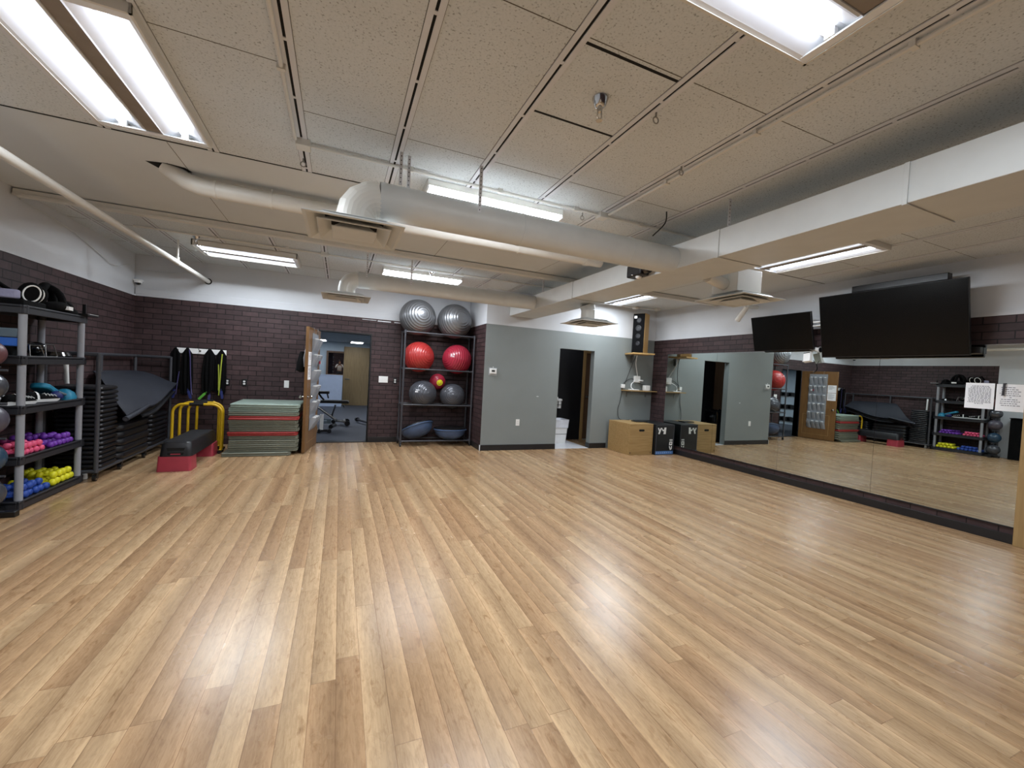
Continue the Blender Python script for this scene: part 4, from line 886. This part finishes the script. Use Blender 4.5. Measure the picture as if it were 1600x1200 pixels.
for x, y in ((CX1, CY0), (CX1, 6.45), (CX1, 7.12), (CX1, CY1), (CX0, CY0), (CX0, CY1)):
    q = MB(); q.tube([(x - .014, y - .015, .036), (x + .014, y - .015, .036)], .034, 16); q.bx(x - .02, x - .016, y - .03, y + .015, .03, .085); q.bx(x + .016, x + .02, y - .03, y + .015, .03, .085); q.bx(x - .022, x + .022, y - .02, y + .02, .082, .09)
    q.tube([(x + .0145, y - .015, .036), (x + .0165, y - .015, .036)], .018, 14, m=1); obj('caster', q, [BLK, CHROME], t)
q = MB(); q.tube([(-2.785, 6.12, 1.049), (-2.80, 6.12, 1.36)], .021, 12); solo('white_tube', q, WPL, 'white plastic tube standing upright on the stack of thin steps', 'tube')
z = .127
def board(x0, x1, y0, y1, z0, h, r, name, label, grp, mat=STEPB):
    t = thing(name, label, 'step board', ((x0 + x1) / 2, (y0 + y1) / 2, z0), grp); cx, cy = (x0 + x1) / 2, (y0 + y1) / 2
    q = MB(); q.loft([[Vector((cx + a, cy + b, zz)) for a, b in rrect((x1 - x0) - i, (y1 - y0) - i, r, 5)] for i, zz in ((.03, z0), (.004, z0 + h * .25), (0, z0 + h * .5), (.012, z0 + h * .85), (.05, z0 + h))]); obj('deck', q, mat, t)
    q = MB(); q.loft([[Vector((cx + a, cy + b, zz)) for a, b in rrect((x1 - x0) - .1, (y1 - y0) - .1, r * .7, 5)] for zz in (z0 + h - .001, z0 + h + .0015)]); obj('grip_top', q, RUB, t)
for i in range(18):
    e = random.uniform(-.006, .006); lab = 'thin black step in the tall stack at rack end, %s' % ('topmost' if i == 17 else 'bottom one' if i == 0 else ORD[i] + ' from bottom')
    board(-2.82 + e, -2.40 + e, 5.935 + e, 6.33 + e, z, .044, .05, 'thin_step', lab, 'thin steps in the tall stack'); z += .051
z = .127
for i in range(5):
    e = random.uniform(-.012, .012); board(-2.83 + e, -2.385 + e, 6.375 + abs(e), 7.22 + e, z, .082, .09, 'step_platform', 'large rounded black step platform under the draped mats, %s' % ('topmost' if i == 4 else 'bottom one' if i == 0 else ORD[i] + ' from bottom'), 'step platforms under the mats'); z += .0855
z = .127
for i in range(7):
    e = random.uniform(-.008, .008); board(-2.81 + e, -2.41 + e, 7.30 + abs(e), 7.90 + e, z, .06, .06, 'small_step', 'small black step in the far low stack near hurdles, %s' % ('topmost' if i == 6 else 'bottom one' if i == 0 else ORD[i] + ' from bottom'), 'small steps in the far low stack'); z += .064
def drape(k, y0, y1, xf, drop, mat, label, curl=0):
    NX, NY = 16, 22; th = .016; top = []; 
    for j in range(NY + 1):
        v = j / NY; row = []
        pass
        for i in range(NX + 1):
            u = i / NX; ys = y0 + .72 * (1 - u) ** .88; y = ys + (y1 - ys) * v; va = (y - 6.16) / 1.76; zb_ = 1.12 + .11 * va - .05 * va ** 3; zf = .685 + .12 * va + .19 * va ** 3; zf += .022 * math.sin(va * 9); x = -2.885 + (xf - (-2.885)) * u - .05 * v * u
            ux = (x + 2.885) / .615; s = ux * ux * (3 - 2 * ux); z_ = zb_ + (zf - zb_) * (s * .75 + ux * .25) - drop + .012 * math.sin(ux * 7 + va * 5)
            row.append(Vector((x, y, z_)))
        top.append(row)
    q = MB(); vs = [p for r in top for p in r] + [p - Vector((0, 0, th)) for r in top for p in r]; n = (NX + 1) * (NY + 1); fs = []
    g = lambda i, j, o=0: o + j * (NX + 1) + i
    for j in range(NY):
        for i in range(NX):
            fs.append((g(i, j), g(i + 1, j), g(i + 1, j + 1), g(i, j + 1))); fs.append((g(i, j, n), g(i, j + 1, n), g(i + 1, j + 1, n), g(i + 1, j, n)))
    for i in range(NX): fs.append((g(i, 0), g(i, 0, n), g(i + 1, 0, n), g(i + 1, 0))); fs.append((g(i, NY), g(i + 1, NY), g(i + 1, NY, n), g(i, NY, n)))
    for j in range(NY): fs.append((g(0, j), g(0, j + 1), g(0, j + 1, n), g(0, j, n))); fs.append((g(NX, j), g(NX, j, n), g(NX, j + 1, n), g(NX, j + 1)))
    q.add(vs, fs); solo('draped_mat', q, mat, label, 'exercise mat', 'mats draped over the rolling rack')
drape(0, 6.16, 7.92, -2.27, .0, MATTOP, 'topmost slate exercise mat draped over the rolling rack')
drape(.2, 6.26, 7.90, -2.33, .030, RUB, 'black exercise mat directly under the topmost draped mat')
drape(.4, 6.36, 7.94, -2.30, .062, RUB, 'third black exercise mat from top on the rolling rack')
drape(.6, 6.50, 7.92, -2.32, .092, RUB, 'fourth black exercise mat from top on the rolling rack')
drape(.8, 6.62, 7.95, -2.29, .122, RUB, 'lowest black exercise mat on the rolling rack')
q = MB(); 
P = [(-2.27, 6.13, .655), (-2.26, 6.4, .70), (-2.265, 6.75, .765)]
q.tube(P, [.030, .028, .02], 14); q.tube([(-2.27, 6.128, .655), (-2.27, 6.1285, .655)], .02, 12, m=1)
solo('rolled_mat', q, [MATTOP, DGREY], 'slate mat edge rolled into a tube along the front of draped mats', 'exercise mat')

# ------------------------------------------------------------------ plastic shelf unit with its contents
t = thing('shelf_unit', 'five-tier plastic shelf unit with grey posts by the left wall', 'shelf unit', (-2.70, 5.39, 0))
SX0, SX1, SY0, SY1 = -2.90, -2.515, 4.90, 5.87
SZ = [.045, .435, .88, 1.315, 1.755]; SURF = [s + .026 for s in SZ]
for zc_ in SZ:
    q = MB(); q.bx(SX0, SX1, SY0, SY1, zc_ + .01, zc_ + .025)
    q.bx(SX0, SX0 + .02, SY0, SY1, zc_ - .038, zc_ + .037); q.bx(SX1 - .02, SX1, SY0, SY1, zc_ - .038, zc_ + .037); q.bx(SX0 + .02, SX1 - .02, SY0, SY0 + .02, zc_ - .038, zc_ + .037); q.bx(SX0 + .02, SX1 - .02, SY1 - .02, SY1, zc_ - .038, zc_ + .037)
    for x in (SX0 + .045, SX1 - .03):
        for y in (SY0 + .045, SY1 - .05): q.tube([(x, y, zc_ - .04), (x, y, zc_ + .038)], .034, 14)
    obj('shelf_tray', q, SHELFP, t, bevel=.004)
for x in (SX0 + .045, SX1 - .03):
    for y in (SY0 + .045, SY1 - .05):
        for a, b in zip(SZ, SZ[1:]):
            q = MB(); q.tube([(x, y, a + .036), (x, y, b - .038)], .0275, 16); obj('post', q, GPOST, t)
def dbell(x, y, z, mat, label, grp, rz=0, r=.031, ln=.15):
    q = MB(); X = TR(x, y, z + r, rz=rz, ry=PI / 2)
    pr = [(.001, -ln / 2), (r * .55, -ln / 2 + .001), (r * .88, -ln / 2 + .009), (r, -ln / 2 + .024), (r * .86, -ln / 2 + .041), (.012, -ln / 2 + .052), (.011, ln / 2 - .052), (r * .86, ln / 2 - .041), (r, ln / 2 - .024), (r * .88, ln / 2 - .009), (r * .55, ln / 2 - .001), (.001, ln / 2)]
    q.lathe(pr, 12, X); solo('dumbbell', q, mat, label, 'dumbbell', grp)
def rowd(colname, mat, y0, n, shelf, where, rows, r=.031):
    grp = colname + ' dumbbells'; pitch = 2 * r + .004; h2 = r * 1.74
    for name, x, lvl, cnt, off in rows:
        for i in range(cnt):
            yy = y0 + off * pitch + i * pitch
            pos = 'leftmost' if i == 0 else 'rightmost' if i == cnt - 1 else ORD[i] + ' from left'
            dbell(x + random.uniform(-.008, .008), yy, SURF[shelf] + lvl * (h2 + .003) + .001, mat, '%s dumbbell on the %s, %s, %s' % (colname, where, name, pos), grp, random.uniform(-.06, .06) if cnt < 6 else 0, r)
rowd('pink', PINK, 5.0, 0, 1, 'fourth shelf down', [('front lower row', -2.62, 0, 5, 0), ('front upper row', -2.62, 1, 4, .5), ('back row', -2.79, 0, 5, 0)], .03)
rowd('purple', PURP, 5.40, 0, 1, 'fourth shelf down', [('front lower row', -2.62, 0, 6, 0), ('front upper row', -2.63, 1, 3, 2.5), ('back lower row', -2.80, 0, 6, 0), ('back upper row', -2.80, 1, 4, 1)], .03)
dbell(-2.77, 5.27, SURF[1] + .058, MAG, 'single magenta dumbbell between the pink and purple ones', 'magenta dumbbells')
rowd('yellow', YELN, 5.46, 0, 0, 'bottom shelf', [('front lower row', -2.62, 0, 5, 0), ('front upper row', -2.63, 1, 4, .5), ('back lower row', -2.80, 0, 5, 0), ('back upper row', -2.80, 1, 3, 1)], .036)
rowd('blue', BLUN, 4.985, 0, 0, 'bottom shelf', [('front lower row', -2.62, 0, 6, 0), ('front upper row', -2.63, 1, 4, 1), ('back lower row', -2.80, 0, 6, 0)], .034)
# third shelf: shoes and teal pads
def shoe(x, y, z, rz, label, ln=.29):
    t = thing('training_shoe', label, 'shoe', (x, y, z), 'shoes on the shelf unit'); X = TR(x, y, z, rz=rz)
    prof = [(-.5, .030, .060), (-.42, .034, .085), (-.3, .034, .092), (-.15, .032, .082), (0, .034, .072), (.2, .041, .058), (.35, .043, .046), (.45, .036, .038), (.5, .018, .030)]
    q = MB(); rings = [[X @ Vector((a * ln, wv * 1.05 * math.cos(k * PI / 6), .02 + max(0, math.sin(k * PI / 6)) * (h - .02 + .01) - (.004 if math.sin(k * PI / 6) < -.1 else 0))) for k in range(12)] for a, wv, h in prof]; q.loft(rings); obj('upper', q, BLKM, t, angle=80)
    q = MB(); rings = [[X @ Vector((a * ln * 1.02, wv * 1.15 * math.cos(k * PI / 6), (.004 + (.012 if a > .4 else 0)) if math.sin(k * PI / 6) < -.1 else .026 + (.006 if abs(math.sin(k * PI / 6)) < .2 else 0) + .006 * (a < -.3))) for k in range(12)] for a, wv, h in prof]; q.loft(rings); obj('sole', q, WPL, t, angle=60)
    q = MB()
    for k in range(4): q.tube([X @ Vector((.02 + .03 * k, -.03, .066 - .004 * k)), X @ Vector((.03 + .03 * k, 0, .085 - .006 * k)), X @ Vector((.02 + .03 * k, .03, .066 - .004 * k))], .004, 6)
    obj('laces', q, WPL, t)
    q = MB(); rings = [[X @ Vector((a * ln, wv * 1.07 * math.cos(k * PI / 6), .022 + max(0, math.sin(k * PI / 6)) * (h - .008))) for k in range(7)] for a, wv, h in ((-.20, .034, .092), (-.13, .034, .086))]; q.loft(rings, cap=False); obj('side_stripe', q, WPL, t)
shoe(-2.63, 5.09, SURF[2] + .003, 1.4, 'black training shoe with white sole at the left of middle shelf')
shoe(-2.63, 5.38, SURF[2] + .003, 1.2, 'black training shoe with white sole in the centre of middle shelf')
shoe(-2.77, 5.10, SURF[2] + .003, 1.7, 'black training shoe at the back left of middle shelf')
def pad(name, pts, th, X, mat, label, cat):
    q = MB(); q.prism(pts, th, X); return solo(name, q, mat, label, cat, bevel=.012)
pad('foam_pad', rrect(.14, .30, .05, 5), .05, TR(-2.70, 5.58, SURF[2] + .085, rx=-.38, rz=.1), TEAL, 'flat teal foam pad leaning on the middle shelf', 'foam pad')
q = MB(); q.loft([[Vector((-2.63 + a * s, 5.745 + b * s2, SURF[2] + .001 + z)) for a, b in rrect(1, 1, .3, 5)] for s, s2, z in ((.16, .15, 0), (.165, .155, .03), (.13, .12, .075), (.06, .06, .105), (.03, .03, .11))]); solo('foam_wedge', q, TEAL, 'teal rounded foam wedge at the right end of middle shelf', 'foam pad')
q = MB(); q.ball((-2.62, 5.60, SURF[2] + .05), .05, 16, 10, (1, 1.2, 1)); q.tube([(-2.60, 5.58, SURF[2] + .09), (-2.56, 5.62, SURF[2] + .06)], .012, 8, m=1); solo('boxing_wrap', q, [NAVY, GRYF], 'dark navy rolled wrap between the shoe and the teal wedge', 'hand wrap')
# second shelf: foam blocks, wire frames, balls
q = MB(); q.bx(-2.77, -2.56, 4.94, 5.03, SURF[3] + .09, SURF[3] + .165); solo('foam_block', q, BLUF, 'bright blue foam block on the second shelf, below a grey one', 'foam block', bevel=.008)
q = MB(); q.bx(-2.77, -2.57, 4.93, 5.01, SURF[3] + .167, SURF[3] + .245); solo('foam_block', q, GRYF, 'grey-blue foam block on top of the bright blue one', 'foam block', bevel=.008)
q = MB(); q.bx(-2.80, -2.60, 4.93, 5.04, SURF[3] + .001, SURF[3] + .088); solo('foam_block', q, BLKM, 'black foam block under the bright blue one on second shelf', 'foam block', bevel=.008)
def wire(x, y, z, w, d, h, label):
    q = MB(); ra = [(x - w/2, y - d/2, z + .005), (x + w/2, y - d/2, z + .005), (x + w/2, y + d/2, z + .005), (x - w/2, y + d/2, z + .005)]; rb = [(x - w*.4, y - d*.36, z + h), (x + w*.4, y - d*.36, z + h), (x + w*.4, y + d*.36, z + h), (x - w*.4, y + d*.36, z + h)]
    q.tube(ra, .005, 6, closed=True); q.tube(rb, .005, 6, closed=True)
    for a, b in zip(ra, rb): q.tube([a, b], .005, 6)
    solo('wire_frame', q, METAL, label, 'wire frame', 'metal wire frames')
wire(-2.655, 5.165, SURF[3] + .003, .20, .20, .105, 'bent metal wire frame at the left of second shelf')
wire(-2.655, 5.37, SURF[3] + .003, .20, .17, .12, 'bent metal wire frame around the black ball on second shelf')
exb = MB(); exb.ball((-2.66, 5.37, SURF[3] + .072), .07, 24, 14); solo('medicine_ball', exb, BLKG, 'shiny black ball inside a wire frame on second shelf', 'medicine ball')
q = MB(); q.lathe([(.001, .0), (.14, .002), (.15, .02), (.13, .055), (.07, .075), (.001, .08)], 28, TR(-2.68, 5.64, SURF[3] + .001) @ Matrix.Diagonal((.9, 1.1, 1, 1))); solo('balance_disc', q, BLKG, 'glossy black domed disc at the right of second shelf', 'balance disc')
# top shelf: sparring gear
q = MB(); q.bx(-2.72, -2.54, 4.93, 5.24, SURF[4] + .001, SURF[4] + .06); solo('foam_pad', q, BLKM, 'flat black pad on the top shelf, left', 'foam pad', bevel=.012)
def mitt(x, y, z, rz, label):
    t = thing('focus_mitt', label, 'focus mitt', (x, y, z), 'focus mitts on the top shelf'); X = TR(x, y, z, rz=rz, ry=.35)
    q = MB(); q.lathe([(.001, -.02), (.07, -.018), (.085, 0), (.07, .02), (.001, .025)], 20, X @ TR(0, 0, .07, rx=PI / 2) @ Matrix.Diagonal((1, 1.25, 1, 1))); obj('pad', q, BLKM, t)
    q = MB(); q.tube([X @ Vector((.055 * math.cos(a), -.022, .07 + .075 * math.sin(a))) for a in [k * PI / 10 for k in range(20)]], .006, 8, closed=True); obj('trim_ring', q, WPL, t)
mitt(-2.60, 5.09, SURF[4] + .063, .9, 'black focus mitt with white ring standing on the flat black pad')
mitt(-2.64, 5.22, SURF[4] + .063, .5, 'second black focus mitt with white ring, right of the first')
q = MB(); q.bx(-2.70, -2.58, 4.93, 4.99, SURF[4] + .062, SURF[4] + .14); solo('folded_towel', q, M('lilac_cloth', '#8e8ea8', .9, bump=.3), 'lilac grey folded cloth at the left end of top shelf', 'towel', bevel=.015)
def headguard(x, y, z, rz, s, label):
    t = thing('headguard', label, 'headguard', (x, y, z), 'headguards on the top shelf'); X = TR(x, y, z, rz=rz) @ Matrix.Scale(s, 4)
    q = MB(); P = [X @ Vector((.10 * math.cos(a), .115 * math.sin(a), .045 + .01 * math.cos(2 * a))) for a in [k * PI / 12 for k in range(24)]]; q.tube(P, .045, 12, closed=True); obj('brow_pad', q, BLKM, t)
    q = MB(); P = [X @ Vector((.0, .115 * math.cos(a), .07 + .15 * math.sin(a))) for a in [k * PI / 10 for k in range(11)]]; q.tube(P, .035, 10); obj('crown_strap', q, BLKM, t)
    q = MB(); P = [X @ Vector((.10 * math.cos(a) * 1, .0, .08 + .13 * math.sin(a))) for a in [k * PI / 10 for k in range(11)]]; q.tube(P, .03, 10); obj('crown_strap', q, BLKM, t)
    q = MB(); q.bx(.11, .15, -.03, .05, .03, .06, 0, X); obj('white_label', q, WPL, t, label='white label')
headguard(-2.66, 5.48, SURF[4] + .003, .1, 1.15, 'black padded headguard lying on the top shelf, larger one')
headguard(-2.63, 5.715, SURF[4] + .003, -.3, .5, 'small black padded headguard with white label near the top shelf right end')
q = MB(); q.tube([(-2.86, 5.0, SURF[4] + .03), (-2.85, 5.12, SURF[4] + .24), (-2.83, 5.3, SURF[4] + .17), (-2.82, 5.42, SURF[4] + .02)], .02, 10); solo('carry_handle', q, BLKM, 'bent black padded bar at the back of top shelf', 'handle')
q = MB(); q.bx(-2.66, -2.47, 5.76, 5.98, SURF[4] + .013, SURF[4] + .035); q.bx(-2.56, -2.53, 5.86, 5.875, SURF[4] + .035, SURF[4] + .14); q.bx(-2.475, -2.47, 5.80, 5.97, SURF[4] + .03, SURF[4] + .036, 1); solo('flat_bracket', q, [BLK, WPL], 'flat black bracket with an upright tab hanging off the top shelf right end', 'bracket', bevel=.002)
q = MB(); q.lathe([(.022, 0), (.026, .004), (.018, .085), (.015, .09)], 16, TR(-2.56, 6.0, 0)); solo('white_cup', q, WPL, 'small white cone on the floor between shelf unit and rolling rack', 'cone')
# medicine ball tree, black panel at the near end of the left wall
t = thing('medicine_ball_tree', 'vertical black medicine ball rack at the left edge of photo', 'ball rack', (-2.72, 4.755, 0))
q = MB(); q.bx(-2.86, -2.45, 4.725, 4.785, .0, .05); q.bx(-2.65, -2.59, 4.63, 4.88, .0, .05); obj('base', q, BLK, t, bevel=.006)
q = MB(); q.bx(-2.86, -2.75, 4.735, 4.775, .05, 1.45); obj('upright', q, DGREY, t, bevel=.004)
for i, (z, r, mt, lab) in enumerate(((.18, .125, GBALL, 'bottom dark medicine ball of the left edge rack'), (.48, .125, M('navy_ball', '#2c4357', .25), 'second from bottom, bluish medicine ball of the left edge rack'), (.80, .13, M('grey_ball', '#4d4a55', .35), 'middle grey medicine ball of the left edge rack'), (1.08, .12, GBALL, 'second from top dark medicine ball of the left edge rack'), (1.35, .11, M('rose_ball', '#5f3c3f', .4), 'topmost dull rose medicine ball of the left edge rack'))):
    q = MB(); q.tube([(-2.75, 4.755, z - r + .005), (-2.68, 4.755, z - r - .012), (-2.53, 4.755, z - r - .012)], .010, 8); q.tube([(-2.655 + .07 * math.cos(a), 4.755 + .07 * math.sin(a), z - r + .012) for a in [k * PI / 8 for k in range(16)]], .008, 6, closed=True); obj('support_arm', q, DGREY, t)
    q = MB(); q.ball((-2.655, 4.755, z + .013), r, 28, 16); solo('medicine_ball', q, mt, lab, 'medicine ball', 'medicine balls on the left edge rack')
q = MB(); q.bx(L + .002, -2.66, 4.16, 4.51, .001, 1.0); q.bx(L + .002, -2.64, 4.15, 4.52, 1.0, 1.02); solo('black_cabinet', q, BLKM, 'low black cabinet against the white wall, seen only in the mirror', 'cabinet', bevel=.004)

# ------------------------------------------------------------------ weight room beyond the back doorway
FY = 15.6; Z2 = 2.2
m = MB(); m.bx(-4.2, 3.2, D1 + T, FY + .1, -.1, 0); struct('floor_weight_room', m, GYMF)
m = MB(); m.bx(-4.2, 3.2, FY, FY + .1, 0, 2.6); struct('wall_far', m, BLUEW)
m = MB(); m.bx(-4.3, -4.2, D1, FY + .1, 0, 2.6); struct('wall_weight_room_left', m, BLUEW)
m = MB(); m.bx(3.2, 3.3, 8.3, FY + .1, 0, 2.6); struct('wall_weight_room_right', m, BLUEW)
m = MB(); m.bx(-4.3, 3.3, D1 + T + .002, FY + .1, Z2, Z2 + .1); struct('ceiling_weight_room', m, M('dim_blue_ceiling', '#a9b4bb', .8))
d = MB(); d.bx(.13, 1.03, FY - .05, FY - .008, .005, 2.06); dr = struct('door_3', d, BROWN if False else wood('tan_door', '#7f6b49', '#917c58')); q = MB(); q.tube([(.20, FY - .05, .93), (.20, FY - .10, .93), (.34, FY - .10, .92)], .016, 8); obj('lever_handle', q, CHROME, dr)
q = MB(); q.bx(-.37, .125, FY - .012, FY - .004, 1.08, 1.82); wn = struct('window_1', q, GLASSN)
q = MB(); q.bx(-.43, -.37, FY - .05, FY - .001, 1.02, 1.88); q.bx(-.37, .125, FY - .05, FY - .001, 1.82, 1.88); q.bx(-.37, .125, FY - .05, FY - .001, 1.02, 1.08); obj('window_frame', q, BROWN, wn)
q = MB(); q.bx(-1.4, .11, 15.0, 15.2, 0.002, 1.045); q.bx(-1.42, .12, 14.99, 15.21, 1.045, 1.06); solo('low_cabinet', q, PBLUE, 'pale blue low cabinet below the far window, seen through doorway', 'cabinet', bevel=.005)
def panel(x, y, w, d, label, s=5.0):
    t = thing('ceiling_light', label, 'ceiling light', (x, y, Z2 - .03), 'weight room lights')
    q = MB(); q.bx(x - w/2, x + w/2, y - d/2, y + d/2, Z2 - .028, Z2 - .001); obj('housing', q, DUCTW, t)
    q = MB(); q.bx(x - w/2 + .02, x + w/2 - .02, y - d/2 + .02, y + d/2 - .02, Z2 - .034, Z2 - .028); obj('diffuser_panel', q, EM('weight_room_lamp', '#f0f5ff', s), t)
panel(.50, 14.6, .4, .9, 'small light through the doorway above the far tan door', 7); panel(-.62, 14.6, .4, .9, 'small light through the doorway near the pocket organizer top', 7); panel(-2.2, 11.5, 1.2, .6, 'added unseen weight room fill light left of the doorway', 22); panel(1.9, 11.5, 1.2, .6, 'added unseen weight room fill light right of the doorway', 22)  # the two wide side panels are unseen, added to brighten this room
t = thing('weight_bench', 'black padded weight bench with steel frame seen through the doorway', 'weight bench', (-.1, 10.5, 0))
q = MB(); q.prism(rrect(.72, .30, .04), .06, TR(-.12, 10.5, .515)); obj('seat_pad', q, BLK, t, bevel=.012)
q = MB(); q.prism(rrect(.30, .30, .05), .055, TR(-.34, 10.5, .73)); obj('head_pad', q, BLK, t, bevel=.012)
q = MB(); q.tube([(-.42, 10.5, .73), (-.36, 10.5, .64), (-.30, 10.5, .58)], .02, 8); q.tube([(-.24, 10.5, .73), (-.21, 10.5, .62)], .015, 8); obj('pad_bracket', q, BLK, t)
q = MB(); q.tube([(-.62, 10.5, .50), (-.38, 10.5, .38), (.0, 10.5, .09), (.16, 10.5, .085)], .03, 10); q.tube([(.16, 10.3, .085), (.16, 10.7, .085)], .03, 10); q.tube([(-.05, 10.5, .47), (-.12, 10.5, .2)], .02, 8); q.tube([(.12, 10.5, .47), (.14, 10.5, .42)], .02, 8); q.tube([(-.62, 10.5, .50), (-.70, 10.5, .03)], .03, 10); q.tube([(-.70, 10.3, .035), (-.70, 10.7, .035)], .03, 10); obj('frame', q, METAL, t)
for y in (10.3, 10.7):
    q = MB(); q.tube([(.22, y - .02, .06), (.22, y + .02, .06)], .06, 16); obj('wheel', q, BLK, t)
t = thing('cable_machine_base', 'white upright with dark foot pieces low in the doorway, left', 'machine base', (-.30, 9.3, 0))
q = MB(); q.bx(-.33, -.26, 9.28, 9.34, .05, .38); obj('upright', q, WPL, t, bevel=.004)
q = MB(); q.bx(-.26, -.12, 9.5, 9.6, .16, .26); q.bx(-.26,-.20,9.33,9.51,.18,.24); obj('weight_block', q, GRYF, t, bevel=.006)
q = MB(); q.bx(-.36, -.12, 9.27, 9.33, .02, .06); q.tube([(-.14, 9.2, .04), (-.14, 9.4, .04)], .04, 12); q.tube([(-.34, 9.2, .04), (-.34, 9.4, .04)], .04, 12); q.tube([(-.12, 9.45, .10), (-.05, 9.75, .10)], .045, 12); q.tube([(-.08, 9.6, .19), (-.03, 9.8, .19)], .04, 12); obj('foot', q, BLK, t)
q = MB(); q.tube([(.46, 11.0, .07), (.95, 9.9, .05)], .03, 12); q.tube([(.45, 11.03, .07), (.47, 10.96, .07)], .055, 14); solo('barbell', q, DGREY, 'end of a dark bar lying on the weight room floor, right of doorway', 'barbell')
t = thing('dumbbell_rack', 'steel dumbbell rack inside the weight room, seen in the mirror', 'rack', (-1.6, 9.6, 0))
for y in (8.9, 10.5):
    q = MB(); q.bx(-1.95, -1.45, y - .03, y + .03, 0, .06); q.bx(-1.75, -1.69, y - .03, y + .03, .06, 1.5); obj('upright', q, METAL, t)
for z in (.30, .72, 1.14):
    q = MB(); q.bx(-1.86, -1.5, 8.85, 10.55, z, z + .03); obj('tray', q, METAL, t)
for r_, z in enumerate((.331, .751, 1.171)):
    for i in range(7):
        q = MB(); y = 9.03 + i * .225; X = TR(-1.68, y, z + .075, ry=PI / 2); q.lathe([(.001, -.15), (.07, -.15), (.075, -.05), (.018, -.048), (.018, .048), (.075, .05), (.07, .15), (.001, .15)], 14, X)
        solo('rack_dumbbell', q, BLK, 'black dumbbell on the %s tray of weight room rack, %s along from the doorway' % (('bottom', 'middle', 'top')[r_], ORD[i]), 'dumbbell', 'dumbbells on the weight room rack')

# ------------------------------------------------------------------ the photographer, seen as a small reflection in the far window
def skin(name, V, E, R, mat, parent, root=0, sub=2):
    me = bpy.data.meshes.new(name); off = wloc(parent)
    me.from_pydata([Vector(v) - off for v in V], E, []); me.materials.append(mat)
    o = bpy.data.objects.new(name, me); COL.objects.link(o); o.parent = parent
    md = o.modifiers.new('skin', 'SKIN'); md.use_smooth_shade = True
    for i, r in enumerate(R):
        d = me.skin_vertices[0].data[i]; d.radius = r if isinstance(r, tuple) else (r, r); d.use_root = (i == root)
    s = o.modifiers.new('sub', 'SUBSURF'); s.levels = sub; s.render_levels = sub
    return o
PY = -.50
t = thing('person', 'person in a white top holding up a phone, reflected in the far window', 'person', (0, PY, 0))
V = [(0, PY, .93), (0, PY, 1.12), (0, PY, 1.32), (0, PY, 1.42), (0, PY + .02, 1.50), (0, PY + .04, 1.58), (0, PY + .04, 1.66),
     (-.17, PY, 1.38), (-.25, PY + .12, 1.18), (-.12, PY + .30, 1.33), (-.075, PY + .37, 1.40),
     (.17, PY, 1.38), (.26, PY + .12, 1.20), (.13, PY + .30, 1.33), (.08, PY + .37, 1.40),
     (-.09, PY, .88), (-.11, PY + .02, .48), (-.12, PY - .01, .09), (-.13, PY + .13, .04), (.09, PY, .88), (.11, PY + .02, .48), (.12, PY - .01, .09), (.13, PY + .13, .04)]
Ed = [(0, 1), (1, 2), (2, 3), (3, 4), (4, 5), (5, 6), (2, 7), (7, 8), (8, 9), (9, 10), (2, 11), (11, 12), (12, 13), (13, 14), (0, 15), (15, 16), (16, 17), (17, 18), (0, 19), (19, 20), (20, 21), (21, 22)]
R = [(.15, .10), (.13, .09), (.15, .10), .06, .055, (.075, .09), (.07, .085), .05, .042, .033, .028, .05, .042, .033, .028, .08, .055, .04, .035, .08, .055, .04, .035]
skin('body', V, Ed, R, SKIN, t)
sel = [0, 1, 2, 3, 7, 8, 9, 11, 12, 13]; mp = {a: i for i, a in enumerate(sel)}
skin('shirt', [V[i] for i in sel], [(mp[a], mp[b]) for a, b in Ed if a in mp and b in mp], [(.165, .12), (.15, .11), (.17, .12), .065, .065, .056, .044, .065, .056, .044], SHIRT, t)
sel = [0, 15, 16, 17, 19, 20, 21]; mp = {a: i for i, a in enumerate(sel)}
skin('trousers', [V[i] for i in sel], [(mp[a], mp[b]) for a, b in Ed if a in mp and b in mp], [(.16, .115), .10, .075, .06, .10, .075, .06], PANTS, t)
for s in (-1, 1):
    q = MB(); q.loft([[Vector((s * .125 + a * .5 * k, PY + .05 + b * 1.0 * k2, z)) for a, b in rrect(.2, .29, .07, 4)] for k, k2, z in ((1, 1, .001), (1.02, 1.02, .03), (.85, .9, .07), (.6, .6, .10))]); obj('shoe', q, BLK, t)
    for i in range(5):
        bx = s * .075; by = PY + .37
        P = [(bx, by, 1.39 + .018 * i), (bx - s * .0, by + .035, 1.385 + .019 * i), (bx - s * .02, by + .058, 1.385 + .018 * i)] if i < 4 else [(bx, by - .01, 1.40), (bx - s * .02, by + .01, 1.41), (bx - s * .035, by + .035, 1.42)]
        q = MB(); q.tube(P, [.010, .009, .007], 8); obj('finger', q, SKIN, t)
q = MB(); q.ball((0, PY + .02, 1.66), .098, 20, 12, (.88, 1.08, .95)); obj('hair', q, HAIR, t)
q = MB(); q.ball((0, PY + .135, 1.615), .016, 10, 8, (.8, 1, 1.3)); obj('nose', q, SKIN, t)
for s in (-1, 1):
    q = MB(); q.ball((s * .03, PY + .122, 1.64), .011, 10, 8); obj('eye', q, BLK, t)
q = MB(); q.ball((0, PY + .125, 1.578), .02, 10, 8, (1, .4, .35)); obj('mouth', q, RED, t)
q = MB(); q.bx(-.078, .078, PY + .432, PY + .440, 1.385, 1.46); q.lathe([(.008, 0), (.008, .002)], 12, TR(.05, PY + .442, 1.44, rx=PI / 2), 1); solo('phone', q, [BLK, BLKG], 'black phone held up by the person behind the camera', 'phone', bevel=.002)
